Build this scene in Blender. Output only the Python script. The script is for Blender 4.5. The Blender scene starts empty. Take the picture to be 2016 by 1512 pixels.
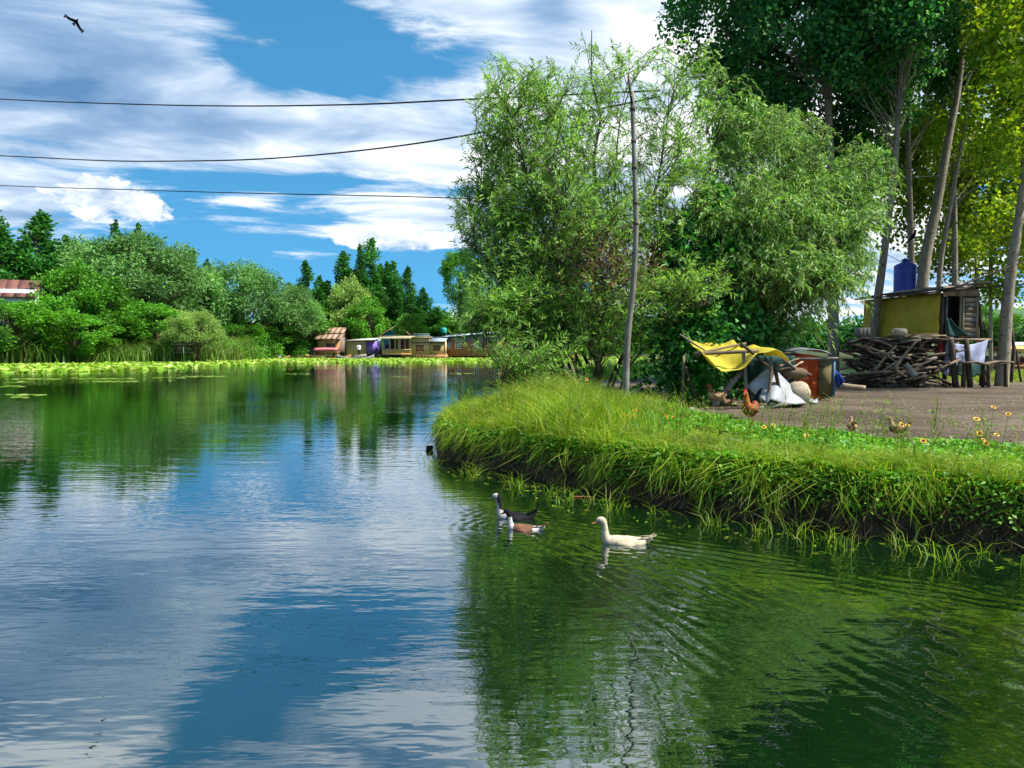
import bpy, math, random
import numpy as np
from mathutils import Vector, Matrix
R = math.radians
S = bpy.context.scene
COL = S.collection

# ------------------------------------------------------------------ camera
CAMZ, FPX, HOR = 1.8, 1500.0, 683.0          # camera height, focal length and horizon row in photo pixels
cam_d = bpy.data.cameras.new('camera'); cam = bpy.data.objects.new('camera', cam_d); COL.objects.link(cam)
cam_d.sensor_width = 36; cam_d.lens = 36 * FPX / 2016; cam_d.clip_start = .05; cam_d.clip_end = 6000
PITCH = math.atan((756 - HOR) / FPX)
cam.location = (0, 0, CAMZ); cam.rotation_euler = (R(90) - PITCH, 0, 0)
S.camera = cam
S.cycles.max_bounces = 6; S.cycles.diffuse_bounces = 2; S.cycles.glossy_bounces = 3; S.cycles.transmission_bounces = 4; S.cycles.caustics_reflective = False; S.cycles.caustics_refractive = False
S.render.resolution_x, S.render.resolution_y = 1024, 768

# ------------------------------------------------------------------ light
SUN_AZ, SUN_EL = 104.0, 54.0                 # degrees right of the view direction, degrees up
S.view_settings.view_transform = 'Standard'; S.view_settings.look = 'None'
S.view_settings.exposure = 2.0; S.view_settings.gamma = 1.0
sd = bpy.data.lights.new('sun', 'SUN'); sun = bpy.data.objects.new('sun', sd); COL.objects.link(sun)
sd.energy = 2.5; sd.angle = R(5.0); sd.color = (1.0, .94, .84)
sv = Vector((math.sin(R(SUN_AZ)) * math.cos(R(SUN_EL)), math.cos(R(SUN_AZ)) * math.cos(R(SUN_EL)), math.sin(R(SUN_EL))))
sun.rotation_euler = (-sv).to_track_quat('-Z', 'Y').to_euler(); sun.location = (30, 0, 40)

# ------------------------------------------------------------------ node helpers
class NT:
    def __init__(s, tree): s.t = tree
    def n(s, typ, **kw):
        x = s.t.nodes.new('ShaderNode' + typ)
        for k, v in kw.items(): setattr(x, k, v)
        return x
    def put(s, sock, v):
        if isinstance(v, bpy.types.NodeSocket): s.t.links.new(v, sock)
        elif v is not None:
            if hasattr(sock.default_value, '__len__') and not hasattr(v, '__len__'): v = [v] * len(sock.default_value)
            if hasattr(v, '__len__') and len(sock.default_value) == 4 and len(v) == 3: v = tuple(v) + (1,)
            sock.default_value = v
    def m(s, op, a, b=None, c=None, clamp=False):
        x = s.n('Math', operation=op, use_clamp=clamp)
        for i, v in enumerate((a, b, c)):
            if v is not None: s.put(x.inputs[i], v)
        return x.outputs[0]
    def vm(s, op, a, b=None):
        x = s.n('VectorMath', operation=op)
        s.put(x.inputs[0], a)
        if b is not None: s.put(x.inputs[1], b)
        return x.outputs[0]
    def noise(s, vec, scale, detail=4, rough=.55, dist=0., dim='3D'):
        x = s.n('TexNoise', noise_dimensions=dim)
        if vec is not None: s.put(x.inputs['Vector'], vec)
        x.inputs['Scale'].default_value = scale; x.inputs['Detail'].default_value = detail
        x.inputs['Roughness'].default_value = rough; x.inputs['Distortion'].default_value = dist
        return x.outputs['Fac']
    def ramp(s, fac, stops):
        x = s.n('ValToRGB'); e = x.color_ramp.elements
        while len(e) < len(stops): e.new(.5)
        for el, (p, c) in zip(e, stops):
            el.position = p
            el.color = tuple(c) + (1,) if hasattr(c, '__len__') else (c, c, c, 1)
        s.put(x.inputs[0], fac); return x.outputs[0]
    def mix(s, f, a, b, mode='MIX'):
        x = s.n('MixRGB', blend_type=mode); s.put(x.inputs[0], f); s.put(x.inputs[1], a); s.put(x.inputs[2], b); return x.outputs[0]
    def sstep(s, v, a, b):
        x = s.n('MapRange', interpolation_type='SMOOTHSTEP'); s.put(x.inputs[0], v)
        x.inputs[1].default_value = a; x.inputs[2].default_value = b; return x.outputs[0]

# ------------------------------------------------------------------ sky: Nishita with procedural clouds
W = bpy.data.worlds.new('World'); S.world = W; W.use_nodes = True
W.node_tree.nodes.clear(); w = NT(W.node_tree)
sky = w.n('TexSky', sky_type='NISHITA'); sky.sun_disc = False
sky.sun_elevation = R(SUN_EL); sky.sun_rotation = R(SUN_AZ); sky.air_density = 1.0; sky.dust_density = .3; sky.ozone_density = 2.5
tc = w.n('TexCoord').outputs['Generated']
sp = w.n('SeparateXYZ'); w.put(sp.inputs[0], tc)
w.put(sky.inputs['Vector'], w.vm('ADD', w.vm('MULTIPLY', tc, (1, 1, .8)), (0, 0, .24)))
dx, dy, dz = sp.outputs
zz = w.m('MAXIMUM', dz, 0.0)
den = w.m('ADD', zz, .16)
px_, py_ = w.m('DIVIDE', dx, den), w.m('DIVIDE', dy, den)
def cvec(x, y, z=0.):
    c = w.n('CombineXYZ'); w.put(c.inputs[0], x); w.put(c.inputs[1], y); w.put(c.inputs[2], z); return c.outputs[0]
# clouds are drawn out along a line running to the right and slightly away
ca, sa = math.cos(R(-14)), math.sin(R(-14))
ax = w.m('ADD', w.m('MULTIPLY', px_, ca), w.m('MULTIPLY', py_, -sa))
ay = w.m('ADD', w.m('MULTIPLY', px_, sa), w.m('MULTIPLY', py_, ca))
pv = cvec(w.m('MULTIPLY', ax, .62), ay)
warp = w.n('TexNoise'); w.put(warp.inputs['Vector'], pv); warp.inputs['Scale'].default_value = 1.6; warp.inputs['Detail'].default_value = 2
pw = w.vm('ADD', pv, w.vm('MULTIPLY', w.vm('SUBTRACT', warp.outputs['Color'], (.5, .5, .5)), (.55, .40, 0)))
big = w.noise(w.vm('ADD', pw, (3.3, 1.7, .4)), 1.5, 8, .62)
big2 = w.noise(w.vm('ADD', pw, (3.24, 1.60, .4)), 1.5, 5, .58)
wisp = w.noise(w.vm('ADD', w.vm('MULTIPLY', pw, (.45, 1.15, 1)), (9.1, 4.2, 0)), 3.6, 7, .66)
az = w.m('ARCTAN2', dx, dy); el = w.m('ARCSINE', dz)
def lobe(x, y, wx, wy, amp, tilt=0.):
    u = w.m('SUBTRACT', az, (x - 1008) / FPX); v = w.m('SUBTRACT', el, (HOR - y) / FPX)
    if tilt: v = w.m('ADD', v, w.m('MULTIPLY', u, tilt))
    q = w.m('ADD', w.m('POWER', w.m('ABSOLUTE', w.m('MULTIPLY', u, FPX / wx)), 2), w.m('POWER', w.m('ABSOLUTE', w.m('MULTIPLY', v, FPX / wy)), 2))
    return w.m('MULTIPLY', w.m('EXPONENT', w.m('MULTIPLY', q, -1.)), amp)
def total(ls):
    t = ls[0]
    for l in ls[1:]: t = w.m('ADD', t, l)
    return t
cover = total([lobe(120, 150, 330, 130, .20, .25), lobe(560, 290, 480, 75, .17), lobe(1180, 30, 260, 130, .18), lobe(760, 20, 180, 50, .11),
               lobe(1500, 300, 420, 330, .22), lobe(150, 400, 220, 45, .14),
               lobe(500, 40, 150, 45, -.22, .3), lobe(640, 120, 200, 40, -.24, .25), lobe(560, 180, 140, 26, -.14, .1), lobe(700, 205, 80, 16, -.16), lobe(960, 130, 120, 40, -.14),
               lobe(640, 540, 330, 70, -.24), lobe(420, 500, 140, 50, -.14), lobe(560, 385, 260, 14, -.16), lobe(900, 385, 90, 20, -.22), lobe(900, 560, 140, 60, -.08)])
dens = w.m('ADD', w.m('ADD', w.m('MULTIPLY', big, .85), w.m('MULTIPLY', wisp, .38)), cover)
mask = w.sstep(dens, .535, .68)
# low heaped clouds with crisp tops near the skyline
cn = w.noise(cvec(w.m('MULTIPLY', az, 1.), w.m('MULTIPLY', el, 1.7)), 26, 5, .6)
heap = total([lobe(735, 478, 95, 26, 1.), lobe(880, 478, 70, 20, .95), lobe(300, 440, 130, 40, .9, .12), lobe(270, 415, 36, 26, .5)])
hm = w.sstep(w.m('ADD', heap, w.m('MULTIPLY', w.m('SUBTRACT', cn, .5), 1.5)), .48, .70)
# brightness of the cloud: lit where it thins towards the sun, grey-blue where thick
lit = w.m('ADD', .55, w.m('MULTIPLY', w.m('SUBTRACT', big, big2), 3.0))
lit = w.m('ADD', lit, w.m('MULTIPLY', w.m('SUBTRACT', wisp, .5), .45))
lit = w.m('ADD', lit, w.m('MULTIPLY', w.m('SUBTRACT', dens, .78), -.9))
lit = w.m('ADD', lit, total([lobe(1250, 60, 200, 160, .30), lobe(800, 330, 260, 70, .15), lobe(1560, 300, 420, 330, .45), lobe(560, 290, 300, 22, -.25), lobe(90, 265, 150, 24, -.25), lobe(1090, 40, 70, 70, -.5)]), clamp=True)
ccol = w.ramp(lit, [(0., (.10, .22, .41)), (.4, (.26, .39, .58)), (.72, (.55, .65, .78)), (1., (.97, .98, 1.0))])
hlit = w.m('ADD', .35, w.m('MULTIPLY', w.m('SUBTRACT', cn, .42), 3.2), clamp=True)
hcol = w.ramp(hlit, [(0., (.30, .42, .60)), (.5, (.58, .66, .78)), (1., (.95, .96, .98))])
SKYK = .055
skyc = w.mix(1.0, w.mix(1.0, sky.outputs[0], (SKYK * .36, SKYK * .88, SKYK * .95), 'MULTIPLY'), (0, 0, 0), 'ADD')
CK = .345
cl = w.mix(1.0, ccol, (CK, CK, CK), 'MULTIPLY'); hcl = w.mix(1.0, hcol, (CK, CK, CK), 'MULTIPLY')
c1 = w.mix(w.m('MULTIPLY', mask, .97), skyc, cl)
c2 = w.mix(w.m('MULTIPLY', hm, .95), c1, hcl)
bg = w.n('Background'); w.put(bg.inputs[0], c2); bg.inputs[1].default_value = 1.0
wo = w.n('OutputWorld'); w.t.links.new(bg.outputs[0], wo.inputs[0])
W.cycles.sampling_method = 'MANUAL'; W.cycles.sample_map_resolution = 512

# ------------------------------------------------------------------ pixel helpers
def P(x, y, D):
    """point at depth D (metres ahead) seen at photo pixel x, y"""
    c, s = math.cos(PITCH), math.sin(PITCH)
    u, v = (x - 1008) / FPX, (756 - y) / FPX
    d = Vector((u, c + v * s, v * c - s)); d *= D / d.y
    return Vector((d.x, D, CAMZ + d.z))
def G(x, y, z=0.):
    c, s = math.cos(PITCH), math.sin(PITCH)
    u, v = (x - 1008) / FPX, (756 - y) / FPX
    d = Vector((u, c + v * s, v * c - s)); t = (z - CAMZ) / d.z
    return Vector((d.x * t, d.y * t, z))

# ------------------------------------------------------------------ noise in numpy
def vnoise(x, y, seed=0):
    x = np.asarray(x, float); y = np.asarray(y, float)
    xi, yi = np.floor(x).astype(np.int64), np.floor(y).astype(np.int64)
    fx, fy = x - xi, y - yi; fx = fx * fx * (3 - 2 * fx); fy = fy * fy * (3 - 2 * fy)
    def h(a, b):
        v = np.sin(a * 127.1 + b * 311.7 + seed * 74.7) * 43758.5453
        return v - np.floor(v)
    return (h(xi, yi) * (1 - fx) + h(xi + 1, yi) * fx) * (1 - fy) + (h(xi, yi + 1) * (1 - fx) + h(xi + 1, yi + 1) * fx) * fy
def fbm(x, y, o=3, seed=0):
    a, t, n = .5, 0., 0.
    for i in range(o):
        t = t + a * vnoise(x * 2 ** i, y * 2 ** i, seed + i); n += a; a *= .5
    return t / n
def sst(v, a, b):
    t = np.clip((v - a) / (b - a), 0, 1); return t * t * (3 - 2 * t)

# ------------------------------------------------------------------ mesh helpers
def nrm(a): return a / np.maximum(np.linalg.norm(a, axis=-1, keepdims=True), 1e-9)
def fast_mesh(name, V, Fs, mi=None, smooth=False):
    """V (n,3); Fs list of (m,k) index arrays; mi list of material index (int or array) per Fs"""
    me = bpy.data.meshes.new(name)
    V = np.asarray(V, np.float32); me.vertices.add(len(V)); me.vertices.foreach_set('co', V.ravel())
    Fs = [np.asarray(f, np.int32) for f in Fs if len(f)]
    nl = sum(f.size for f in Fs); npoly = sum(len(f) for f in Fs)
    me.loops.add(nl); me.loops.foreach_set('vertex_index', np.concatenate([f.ravel() for f in Fs]))
    tot = np.concatenate([np.full(len(f), f.shape[1], np.int32) for f in Fs])
    st = np.concatenate([[0], np.cumsum(tot)[:-1]]).astype(np.int32)
    me.polygons.add(npoly); me.polygons.foreach_set('loop_start', st); me.polygons.foreach_set('loop_total', tot)
    if mi is not None:
        me.polygons.foreach_set('material_index', np.concatenate([np.broadcast_to(np.asarray(m, np.int32), (len(f),)) for m, f in zip(mi, Fs)]).astype(np.int32))
    if smooth: me.polygons.foreach_set('use_smooth', np.ones(npoly, bool))
    me.update(calc_edges=True); me.validate()
    return me
class MB:
    """collects shapes and links them as one mesh object"""
    def __init__(s): s.V, s.F, s.M, s.n, s.c = [], [], [], 0, 0
    def mat(s, i): s.c = i; return s
    def add(s, V, *Fs):
        V = np.asarray(V, float).reshape(-1, 3); s.V.append(V)
        for F in Fs:
            if len(F): s.F.append(np.asarray(F, np.int64) + s.n); s.M.append(s.c)
        s.n += len(V); return s
    def box(s, c, size, rz=0., jit=0., M=None):
        x, y, z = [q / 2 for q in size]
        V = np.array([(-x, -y, -z), (x, -y, -z), (x, y, -z), (-x, y, -z), (-x, -y, z), (x, -y, z), (x, y, z), (-x, y, z)])
        if jit: V = V + np.random.RandomState(s.n + 7).uniform(-jit, jit, V.shape)
        if M is not None: V = V @ np.array(M.to_3x3()).T
        if rz: V = V @ np.array([[math.cos(rz), math.sin(rz), 0], [-math.sin(rz), math.cos(rz), 0], [0, 0, 1]])
        return s.add(V + np.array(c), BOXF)
    def beam(s, a, b, w_, h_, up=(0, 0, 1), jit=0., taper=1.):
        a, b = np.array(a, float), np.array(b, float); d = nrm(b - a); u = np.array(up, float)
        if abs(d @ u) > .97: u = np.array((0, 1., 0)) if abs(d[1]) < .9 else np.array((1., 0, 0))
        sx = nrm(np.cross(d, u)); sz = np.cross(sx, d)
        V = []
        for p, k in ((a, 1.), (b, taper)):
            for i, j in ((-1, -1), (1, -1), (1, 1), (-1, 1)): V.append(p + sx * i * w_ / 2 * k + sz * j * h_ / 2 * k)
        V = np.array(V)
        if jit: V = V + np.random.RandomState(s.n + 3).uniform(-jit, jit, V.shape)
        return s.add(V, BOXF)
    def tube(s, pts, rad, n=6, cap=True):
        pts = np.array([tuple(p) for p in pts], float); k = len(pts)
        rad = np.broadcast_to(np.asarray(rad, float), (k,))
        t = nrm(np.gradient(pts, axis=0)); ref = np.array((0.31, .17, .93)) if abs(t[0][2]) < .9 else np.array((1., .1, 0))
        V = []; a = np.arange(n) * 2 * math.pi / n
        for i in range(k):
            u = nrm(ref - t[i] * (ref @ t[i])); v = np.cross(t[i], u); ref = u
            V.append(pts[i] + rad[i] * (np.cos(a)[:, None] * u + np.sin(a)[:, None] * v))
        i = np.arange(k - 1)[:, None] * n; j = np.arange(n)[None]; j2 = (j + 1) % n
        Q = np.stack([i + j, i + j2, i + n + j2, i + n + j], -1).reshape(-1, 4)
        caps = []
        if cap: caps = [np.arange(n)[::-1][None], ((k - 1) * n + np.arange(n))[None]]
        return s.add(np.concatenate(V), Q, *caps)
    def sheet(s, grid, thick=.01):
        """grid (r,c,3) of points, given a thickness along its normals"""
        g = np.asarray(grid, float); r, c = g.shape[:2]
        n = nrm(np.cross(np.gradient(g, axis=0), np.gradient(g, axis=1)))
        V = np.concatenate([(g + n * thick / 2).reshape(-1, 3), (g - n * thick / 2).reshape(-1, 3)])
        i = np.arange(r - 1)[:, None] * c + np.arange(c - 1)[None]; i = i.ravel()
        Q = np.stack([i, i + 1, i + c + 1, i + c], -1); o = r * c
        Q2 = Q[:, ::-1] + o
        e = []
        for j in range(c - 1): e += [(j + 1, j, j + o, j + 1 + o), ((r - 1) * c + j, (r - 1) * c + j + 1, (r - 1) * c + j + 1 + o, (r - 1) * c + j + o)]
        for j in range(r - 1): e += [(j * c, (j + 1) * c, (j + 1) * c + o, j * c + o), ((j + 1) * c + c - 1, j * c + c - 1, j * c + c - 1 + o, (j + 1) * c + c - 1 + o)]
        return s.add(V, Q, Q2, np.array(e))
    def twigs(s, P0, P1, r0, r1):
        """many straight three-sided twigs at once"""
        P0, P1 = np.asarray(P0), np.asarray(P1); n = len(P0); d = nrm(P1 - P0)
        u = nrm(np.cross(d, np.array((.3, .5, .81)))); v = np.cross(d, u)
        r0 = np.broadcast_to(r0, (n,))[:, None]; r1 = np.broadcast_to(r1, (n,))[:, None]
        V = np.stack([P + r * (math.cos(a) * u + math.sin(a) * v) for P, r in ((P0, r0), (P1, r1)) for a in (0, 2.094, 4.189)], 1)
        b = np.arange(n)[:, None] * 6
        Q = np.concatenate([b + np.array(q) for q in ((0, 1, 4, 3), (1, 2, 5, 4), (2, 0, 3, 5))])
        return s.add(V.reshape(-1, 3), Q)
    def leaves(s, C, D, L, Wd, rng, flat=.5, fold=.22):
        """many two-triangle folded leaves: base C, direction D, length, width"""
        n = len(C); D = nrm(D); up = rng.normal(size=(n, 3)) * (1 - flat) + np.array((0, 0, 1.)) * flat
        sd_ = nrm(np.cross(D, up)); N = np.cross(sd_, D)
        L = np.broadcast_to(L, (n,))[:, None]; Wd = np.broadcast_to(Wd, (n,))[:, None]
        V = np.stack([C, C + D * L * .42 + sd_ * Wd / 2 + N * Wd * fold, C + D * L - N * L * .06, C + D * L * .42 - sd_ * Wd / 2 + N * Wd * fold], 1)
        b = np.arange(n)[:, None] * 4
        return s.add(V.reshape(-1, 3), np.concatenate([b + np.array((0, 1, 2)), b + np.array((0, 2, 3))]))
    def blades(s, C, D, L, Wd, rng, bend=.35):
        """grass blades: two bent segments, three triangles, tapering"""
        n = len(C); D = nrm(D); a = rng.uniform(0, 6.283, n); o = np.stack([np.cos(a), np.sin(a), 0 * a], 1)
        L = np.broadcast_to(L, (n,))[:, None]; Wd = np.broadcast_to(Wd, (n,))[:, None]
        hz = D * np.array((1, 1, 0)); bd = np.where(np.linalg.norm(hz, axis=1, keepdims=True) > .05, nrm(hz), o)
        m = C + D * L * .55; t = C + D * L * (1 - bend * .35) + bd * L * bend - np.array((0, 0, 1.)) * L * bend * .3
        sd_ = nrm(np.cross(D, o))
        V = np.stack([C - sd_ * Wd / 2, C + sd_ * Wd / 2, m + sd_ * Wd * .36, m - sd_ * Wd * .36, t], 1)
        b = np.arange(n)[:, None] * 5
        return s.add(V.reshape(-1, 3), b + np.array((0, 1, 2, 3)), b + np.array((3, 2, 4)))
    def mesh(s, name, smooth=False): return fast_mesh(name, np.concatenate(s.V), s.F, s.M, smooth)
    def build(s, name, mats, parent=None, smooth=False, loc=None):
        V = np.concatenate(s.V)
        if loc is not None: V = V - np.array(loc)
        me = fast_mesh(name, V, s.F, s.M, smooth)
        for m_ in (mats if isinstance(mats, (list, tuple)) else [mats]): me.materials.append(m_)
        o = bpy.data.objects.new(name, me); COL.objects.link(o)
        if parent is not None: o.parent = parent
        if loc is not None and parent is None: o.location = loc
        return o
BOXF = np.array([(0, 3, 2, 1), (4, 5, 6, 7), (0, 1, 5, 4), (1, 2, 6, 5), (2, 3, 7, 6), (3, 0, 4, 7)])
def crom(pts, n):
    """smooth curve through points, n samples per span"""
    p = np.array([tuple(q) for q in pts], float); p = np.vstack([2 * p[0] - p[1], p, 2 * p[-1] - p[-2]]); out = []
    for i in range(1, len(p) - 2):
        for t in np.arange(n) / n:
            out.append(.5 * (2 * p[i] + (p[i + 1] - p[i - 1]) * t + (2 * p[i - 1] - 5 * p[i] + 4 * p[i + 1] - p[i + 2]) * t * t + (3 * p[i] - p[i - 1] - 3 * p[i + 1] + p[i + 2]) * t ** 3))
    return np.array(out + [p[-2]])
def tag(o, label=None, cat=None, group=None, kind=None):
    for k, v in (('label', label), ('category', cat), ('group', group), ('kind', kind)):
        if v: o[k] = v
    return o
def thing(name, label, cat, loc=(0, 0, 0), rz=0., group=None):
    o = bpy.data.objects.new(name, None); COL.objects.link(o); o.empty_display_size = .1
    o.location = loc; o.rotation_euler = (0, 0, rz); return tag(o, label, cat, group)
def copy_tree(o, parent=None):
    c = o.copy(); COL.objects.link(c); c.parent = parent
    for ch in list(o.children): copy_tree(ch, c)
    return c
def share(name, me, parent=None):
    o = bpy.data.objects.new(name, me); COL.objects.link(o); o.parent = parent; return o

# ------------------------------------------------------------------ materials
MATS = {}
def base_mat(name):
    m_ = bpy.data.materials.new(name); m_.use_nodes = True; m_.node_tree.nodes.clear(); t = NT(m_.node_tree)
    out = t.n('OutputMaterial'); MATS[name] = m_; return m_, t, out
def pmat(name, c1, c2=None, rough=.75, scale=4., stretch=(1, 1, 1), bump=.25, bscale=25., spec=.25, metal=0., detail=5, lo=.35, hi=.68, speck=None, transl=0.):
    m_, t, out = base_mat(name); c2 = c2 or tuple(q * .6 for q in c1)
    co = t.n('TexCoord').outputs['Object']; mp = t.n('Mapping'); t.put(mp.inputs[0], co); mp.inputs['Scale'].default_value = stretch
    oi = t.n('ObjectInfo').outputs['Random']
    v = t.vm('ADD', mp.outputs[0], t.vm('MULTIPLY', (17.3, 9.1, 5.7), oi))
    f = t.noise(v, scale, detail, .6, .2)
    col = t.ramp(f, [(lo, c2), (hi, c1)])
    g = t.noise(v, scale * 7, 3, .6)
    col = t.mix(t.m('MULTIPLY', t.sstep(g, .45, .75), .35), col, tuple(q * .55 for q in c1))
    col = t.mix(1., col, t.ramp(oi, [(0, .82), (1, 1.12)]), 'MULTIPLY')
    if speck: col = t.mix(t.sstep(t.noise(v, speck[1], 2), speck[2], speck[2] + .06), col, speck[0])
    b = t.n('BsdfPrincipled'); t.put(b.inputs['Base Color'], col); b.inputs['Roughness'].default_value = rough
    b.inputs['Specular IOR Level'].default_value = spec; b.inputs['Metallic'].default_value = metal
    if bump:
        bn = t.n('Bump'); bn.inputs['Strength'].default_value = bump; bn.inputs['Distance'].default_value = .02
        t.put(bn.inputs['Height'], t.noise(v, bscale, 5, .65)); t.put(b.inputs['Normal'], bn.outputs[0])
    sh = b.outputs[0]
    if transl:
        tr = t.n('BsdfTranslucent'); t.put(tr.inputs[0], col); mx = t.n('MixShader'); mx.inputs[0].default_value = transl
        t.put(mx.inputs[1], sh); t.put(mx.inputs[2], tr.outputs[0]); sh = mx.outputs[0]
    t.put(out.inputs[0], sh); return m_
def leafmat(name, cols, transl=.42, rough=.5, spec=.3, clump=1.2, var=.35):
    """leaf colour varies leaf by leaf and clump by clump"""
    m_, t, out = base_mat(name); rp = t.n('NewGeometry').outputs['Random Per Island']
    n_ = len(cols); col = t.ramp(rp, [(i / max(n_ - 1, 1), c) for i, c in enumerate(cols)])
    co = t.n('TexCoord').outputs['Object']; oi = t.n('ObjectInfo').outputs['Random']
    f = t.noise(t.vm('ADD', co, t.vm('MULTIPLY', (31., 17., 11.), oi)), clump, 3, .55)
    col = t.mix(1., col, t.ramp(f, [(.3, 1 - var), (.7, 1 + var)]), 'MULTIPLY')
    col = t.mix(1., col, t.ramp(oi, [(0, (.80, .86, .80)), (1, (1.12, 1.08, 1.05))]), 'MULTIPLY')
    b = t.n('BsdfPrincipled'); t.put(b.inputs['Base Color'], col); b.inputs['Roughness'].default_value = rough; b.inputs['Specular IOR Level'].default_value = spec
    tr = t.n('BsdfTranslucent'); t.put(tr.inputs[0], t.mix(1., col, (1.25, 1.2, .6), 'MULTIPLY'))
    mx = t.n('MixShader'); mx.inputs[0].default_value = transl; t.put(mx.inputs[1], b.outputs[0]); t.put(mx.inputs[2], tr.outputs[0])
    t.put(out.inputs[0], mx.outputs[0]); return m_
# material library
L_WIL = leafmat('willow_leaf', [(.08, .23, .03), (.15, .35, .05), (.23, .45, .09), (.34, .52, .18)], .48)
L_WIL2 = leafmat('weeping_willow_leaf', [(.06, .19, .028), (.13, .31, .05), (.22, .41, .095), (.38, .52, .24)], .42)
L_DEAD = leafmat('dry_leaf', [(.16, .08, .04), (.24, .12, .06), (.20, .15, .07)], .25)
L_BROAD = leafmat('broad_leaf', [(.012, .09, .022), (.022, .15, .03), (.045, .24, .035), (.09, .33, .045)], .32)
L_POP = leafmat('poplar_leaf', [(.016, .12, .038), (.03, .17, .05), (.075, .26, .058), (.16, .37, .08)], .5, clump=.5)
L_POPY = leafmat('sun_tinted_poplar_leaf', [(.09, .22, .012), (.20, .34, .015), (.32, .40, .02), (.15, .31, .02)], .62, clump=.5)  # yellow of backlit foliage put into the leaf colour
L_FWIL = leafmat('far_willow_leaf', [(.07, .19, .05), (.11, .28, .07), (.17, .36, .10), (.24, .42, .13)], .35, clump=.22, var=.45)
L_FPOP = leafmat('far_poplar_leaf', [(.02, .12, .03), (.045, .19, .03), (.08, .26, .035)], .32, clump=.22, var=.45)
L_FBRD = leafmat('far_broad_leaf', [(.04, .18, .015), (.08, .28, .018), (.16, .36, .025)], .36, clump=.22, var=.45)
L_GRASS = leafmat('grass_blade', [(.08, .235, .008), (.18, .345, .012), (.29, .42, .02), (.37, .38, .07)], .47, clump=1.4, var=.25)
L_TALL = leafmat('tall_grass_blade', [(.07, .19, .010), (.15, .29, .015), (.24, .33, .03), (.30, .28, .06)], .45, clump=1.2, var=.3)
L_COVER = leafmat('ground_cover_leaf', [(.05, .21, .012), (.09, .30, .018), (.15, .38, .03), (.24, .44, .06)], .40, clump=1.6, var=.25)
L_ROOT = leafmat('dry_root', [(.06, .04, .018), (.12, .08, .03), (.22, .17, .05), (.035, .025, .013)], .1)
L_REED = leafmat('reed_blade', [(.07, .20, .025), (.13, .28, .035), (.21, .33, .06), (.25, .24, .08)], .4, clump=.4)
L_PAD = leafmat('lily_pad', [(.16, .36, .02), (.25, .44, .03), (.36, .50, .06), (.48, .55, .16)], .25, clump=.3, var=.2, rough=.35)
L_LIT = leafmat('leaf_litter', [(.30, .22, .12), (.14, .09, .05), (.42, .35, .22), (.22, .18, .06)], .1)
def bark(name, c1, c2, mark, mscale=9.):
    m_, t, out = base_mat(name); co = t.n('TexCoord').outputs['Object']
    f = t.noise(t.vm('MULTIPLY', co, (1, 1, .35)), 7, 6, .65)
    col = t.ramp(f, [(.35, c2), (.68, c1)])
    k = t.noise(t.vm('MULTIPLY', co, (.55, .55, 2.6)), mscale, 3, .5)
    col = t.mix(t.sstep(k, .60, .68), col, mark)
    k2 = t.noise(t.vm('MULTIPLY', co, (1.2, 1.2, .12)), 26, 4, .6)
    col = t.mix(t.m('MULTIPLY', t.sstep(k2, .5, .75), .5), col, tuple(q * .45 for q in c1))
    b = t.n('BsdfPrincipled'); t.put(b.inputs['Base Color'], col); b.inputs['Roughness'].default_value = .85; b.inputs['Specular IOR Level'].default_value = .15
    bn = t.n('Bump'); bn.inputs['Strength'].default_value = .6; bn.inputs['Distance'].default_value = .03
    t.put(bn.inputs['Height'], t.m('ADD', k2, f)); t.put(b.inputs['Normal'], bn.outputs[0]); t.put(out.inputs[0], b.outputs[0]); return m_
B_POP = bark('poplar_bark', (.34, .30, .22), (.20, .17, .12), (.045, .04, .035))
B_DARK = bark('dark_bark', (.12, .09, .06), (.05, .04, .03), (.02, .018, .015))
B_WIL = bark('willow_bark', (.13, .10, .065), (.055, .045, .03), (.03, .025, .02))
M_DIRT = None
WOOD = pmat('weathered_wood', (.27, .20, .13), (.12, .085, .055), .85, 3, (1, 1, 1), .4, 40)
WOODG = pmat('grey_wood', (.25, .23, .19), (.13, .115, .095), .85, 3, (1, 1, 1), .4, 40)
WOODD = pmat('dark_wood', (.10, .07, .045), (.045, .032, .022), .85, 3, (1, 1, 1), .4, 40)
PLANK = pmat('pale_plank', (.40, .31, .20), (.24, .18, .11), .8, 3, (1, 1, .3), .3, 40)
YTARP = pmat('yellow_sack_cloth', (.66, .52, .045), (.48, .37, .03), .6, 3, (1, 1, 1), .5, 60, transl=.2)
YTARP2 = pmat('yellow_sheet', (.80, .70, .10), (.62, .52, .05), .5, 3, (1, 1, 1), .3, 30, transl=.35)
OTARP = pmat('orange_tarp', (.68, .105, .018), (.48, .065, .012), .5, 3, (1, 1, .4), .6, 14, transl=.12)
BTARP = pmat('blue_tarp', (.03, .10, .50), (.02, .06, .32), .45, 3, (1, 1, 1), .4, 20)
WPLAS = pmat('white_sack_plastic', (.36, .38, .41), (.20, .21, .22), .5, 3, (1, 1, 1), .6, 18)
BEIGE = pmat('beige_sack', (.42, .36, .25), (.26, .21, .14), .8, 4, (1, 1, 1), .5, 24)
WCLOTH = pmat('faded_white_cloth', (.50, .54, .72), (.30, .33, .48), .8, 2.5, (1, 1, .5), .5, 10, transl=.15)
GCLOTH = pmat('dark_green_cloth', (.020, .07, .06), (.010, .035, .03), .8, 3, (1, 1, 1), .5, 14)
OLIVE = pmat('olive_panel', (.20, .165, .06), (.12, .10, .04), .8, 3, (1, 1, .4), .3, 30)
GREYM = pmat('grey_sheet_metal', (.34, .37, .38), (.20, .21, .21), .5, 2, (1, 1, 1), .2, 12, metal=.3)
DARKM = pmat('dark_roof_felt', (.035, .037, .036), (.018, .018, .018), .8, 3)
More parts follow.
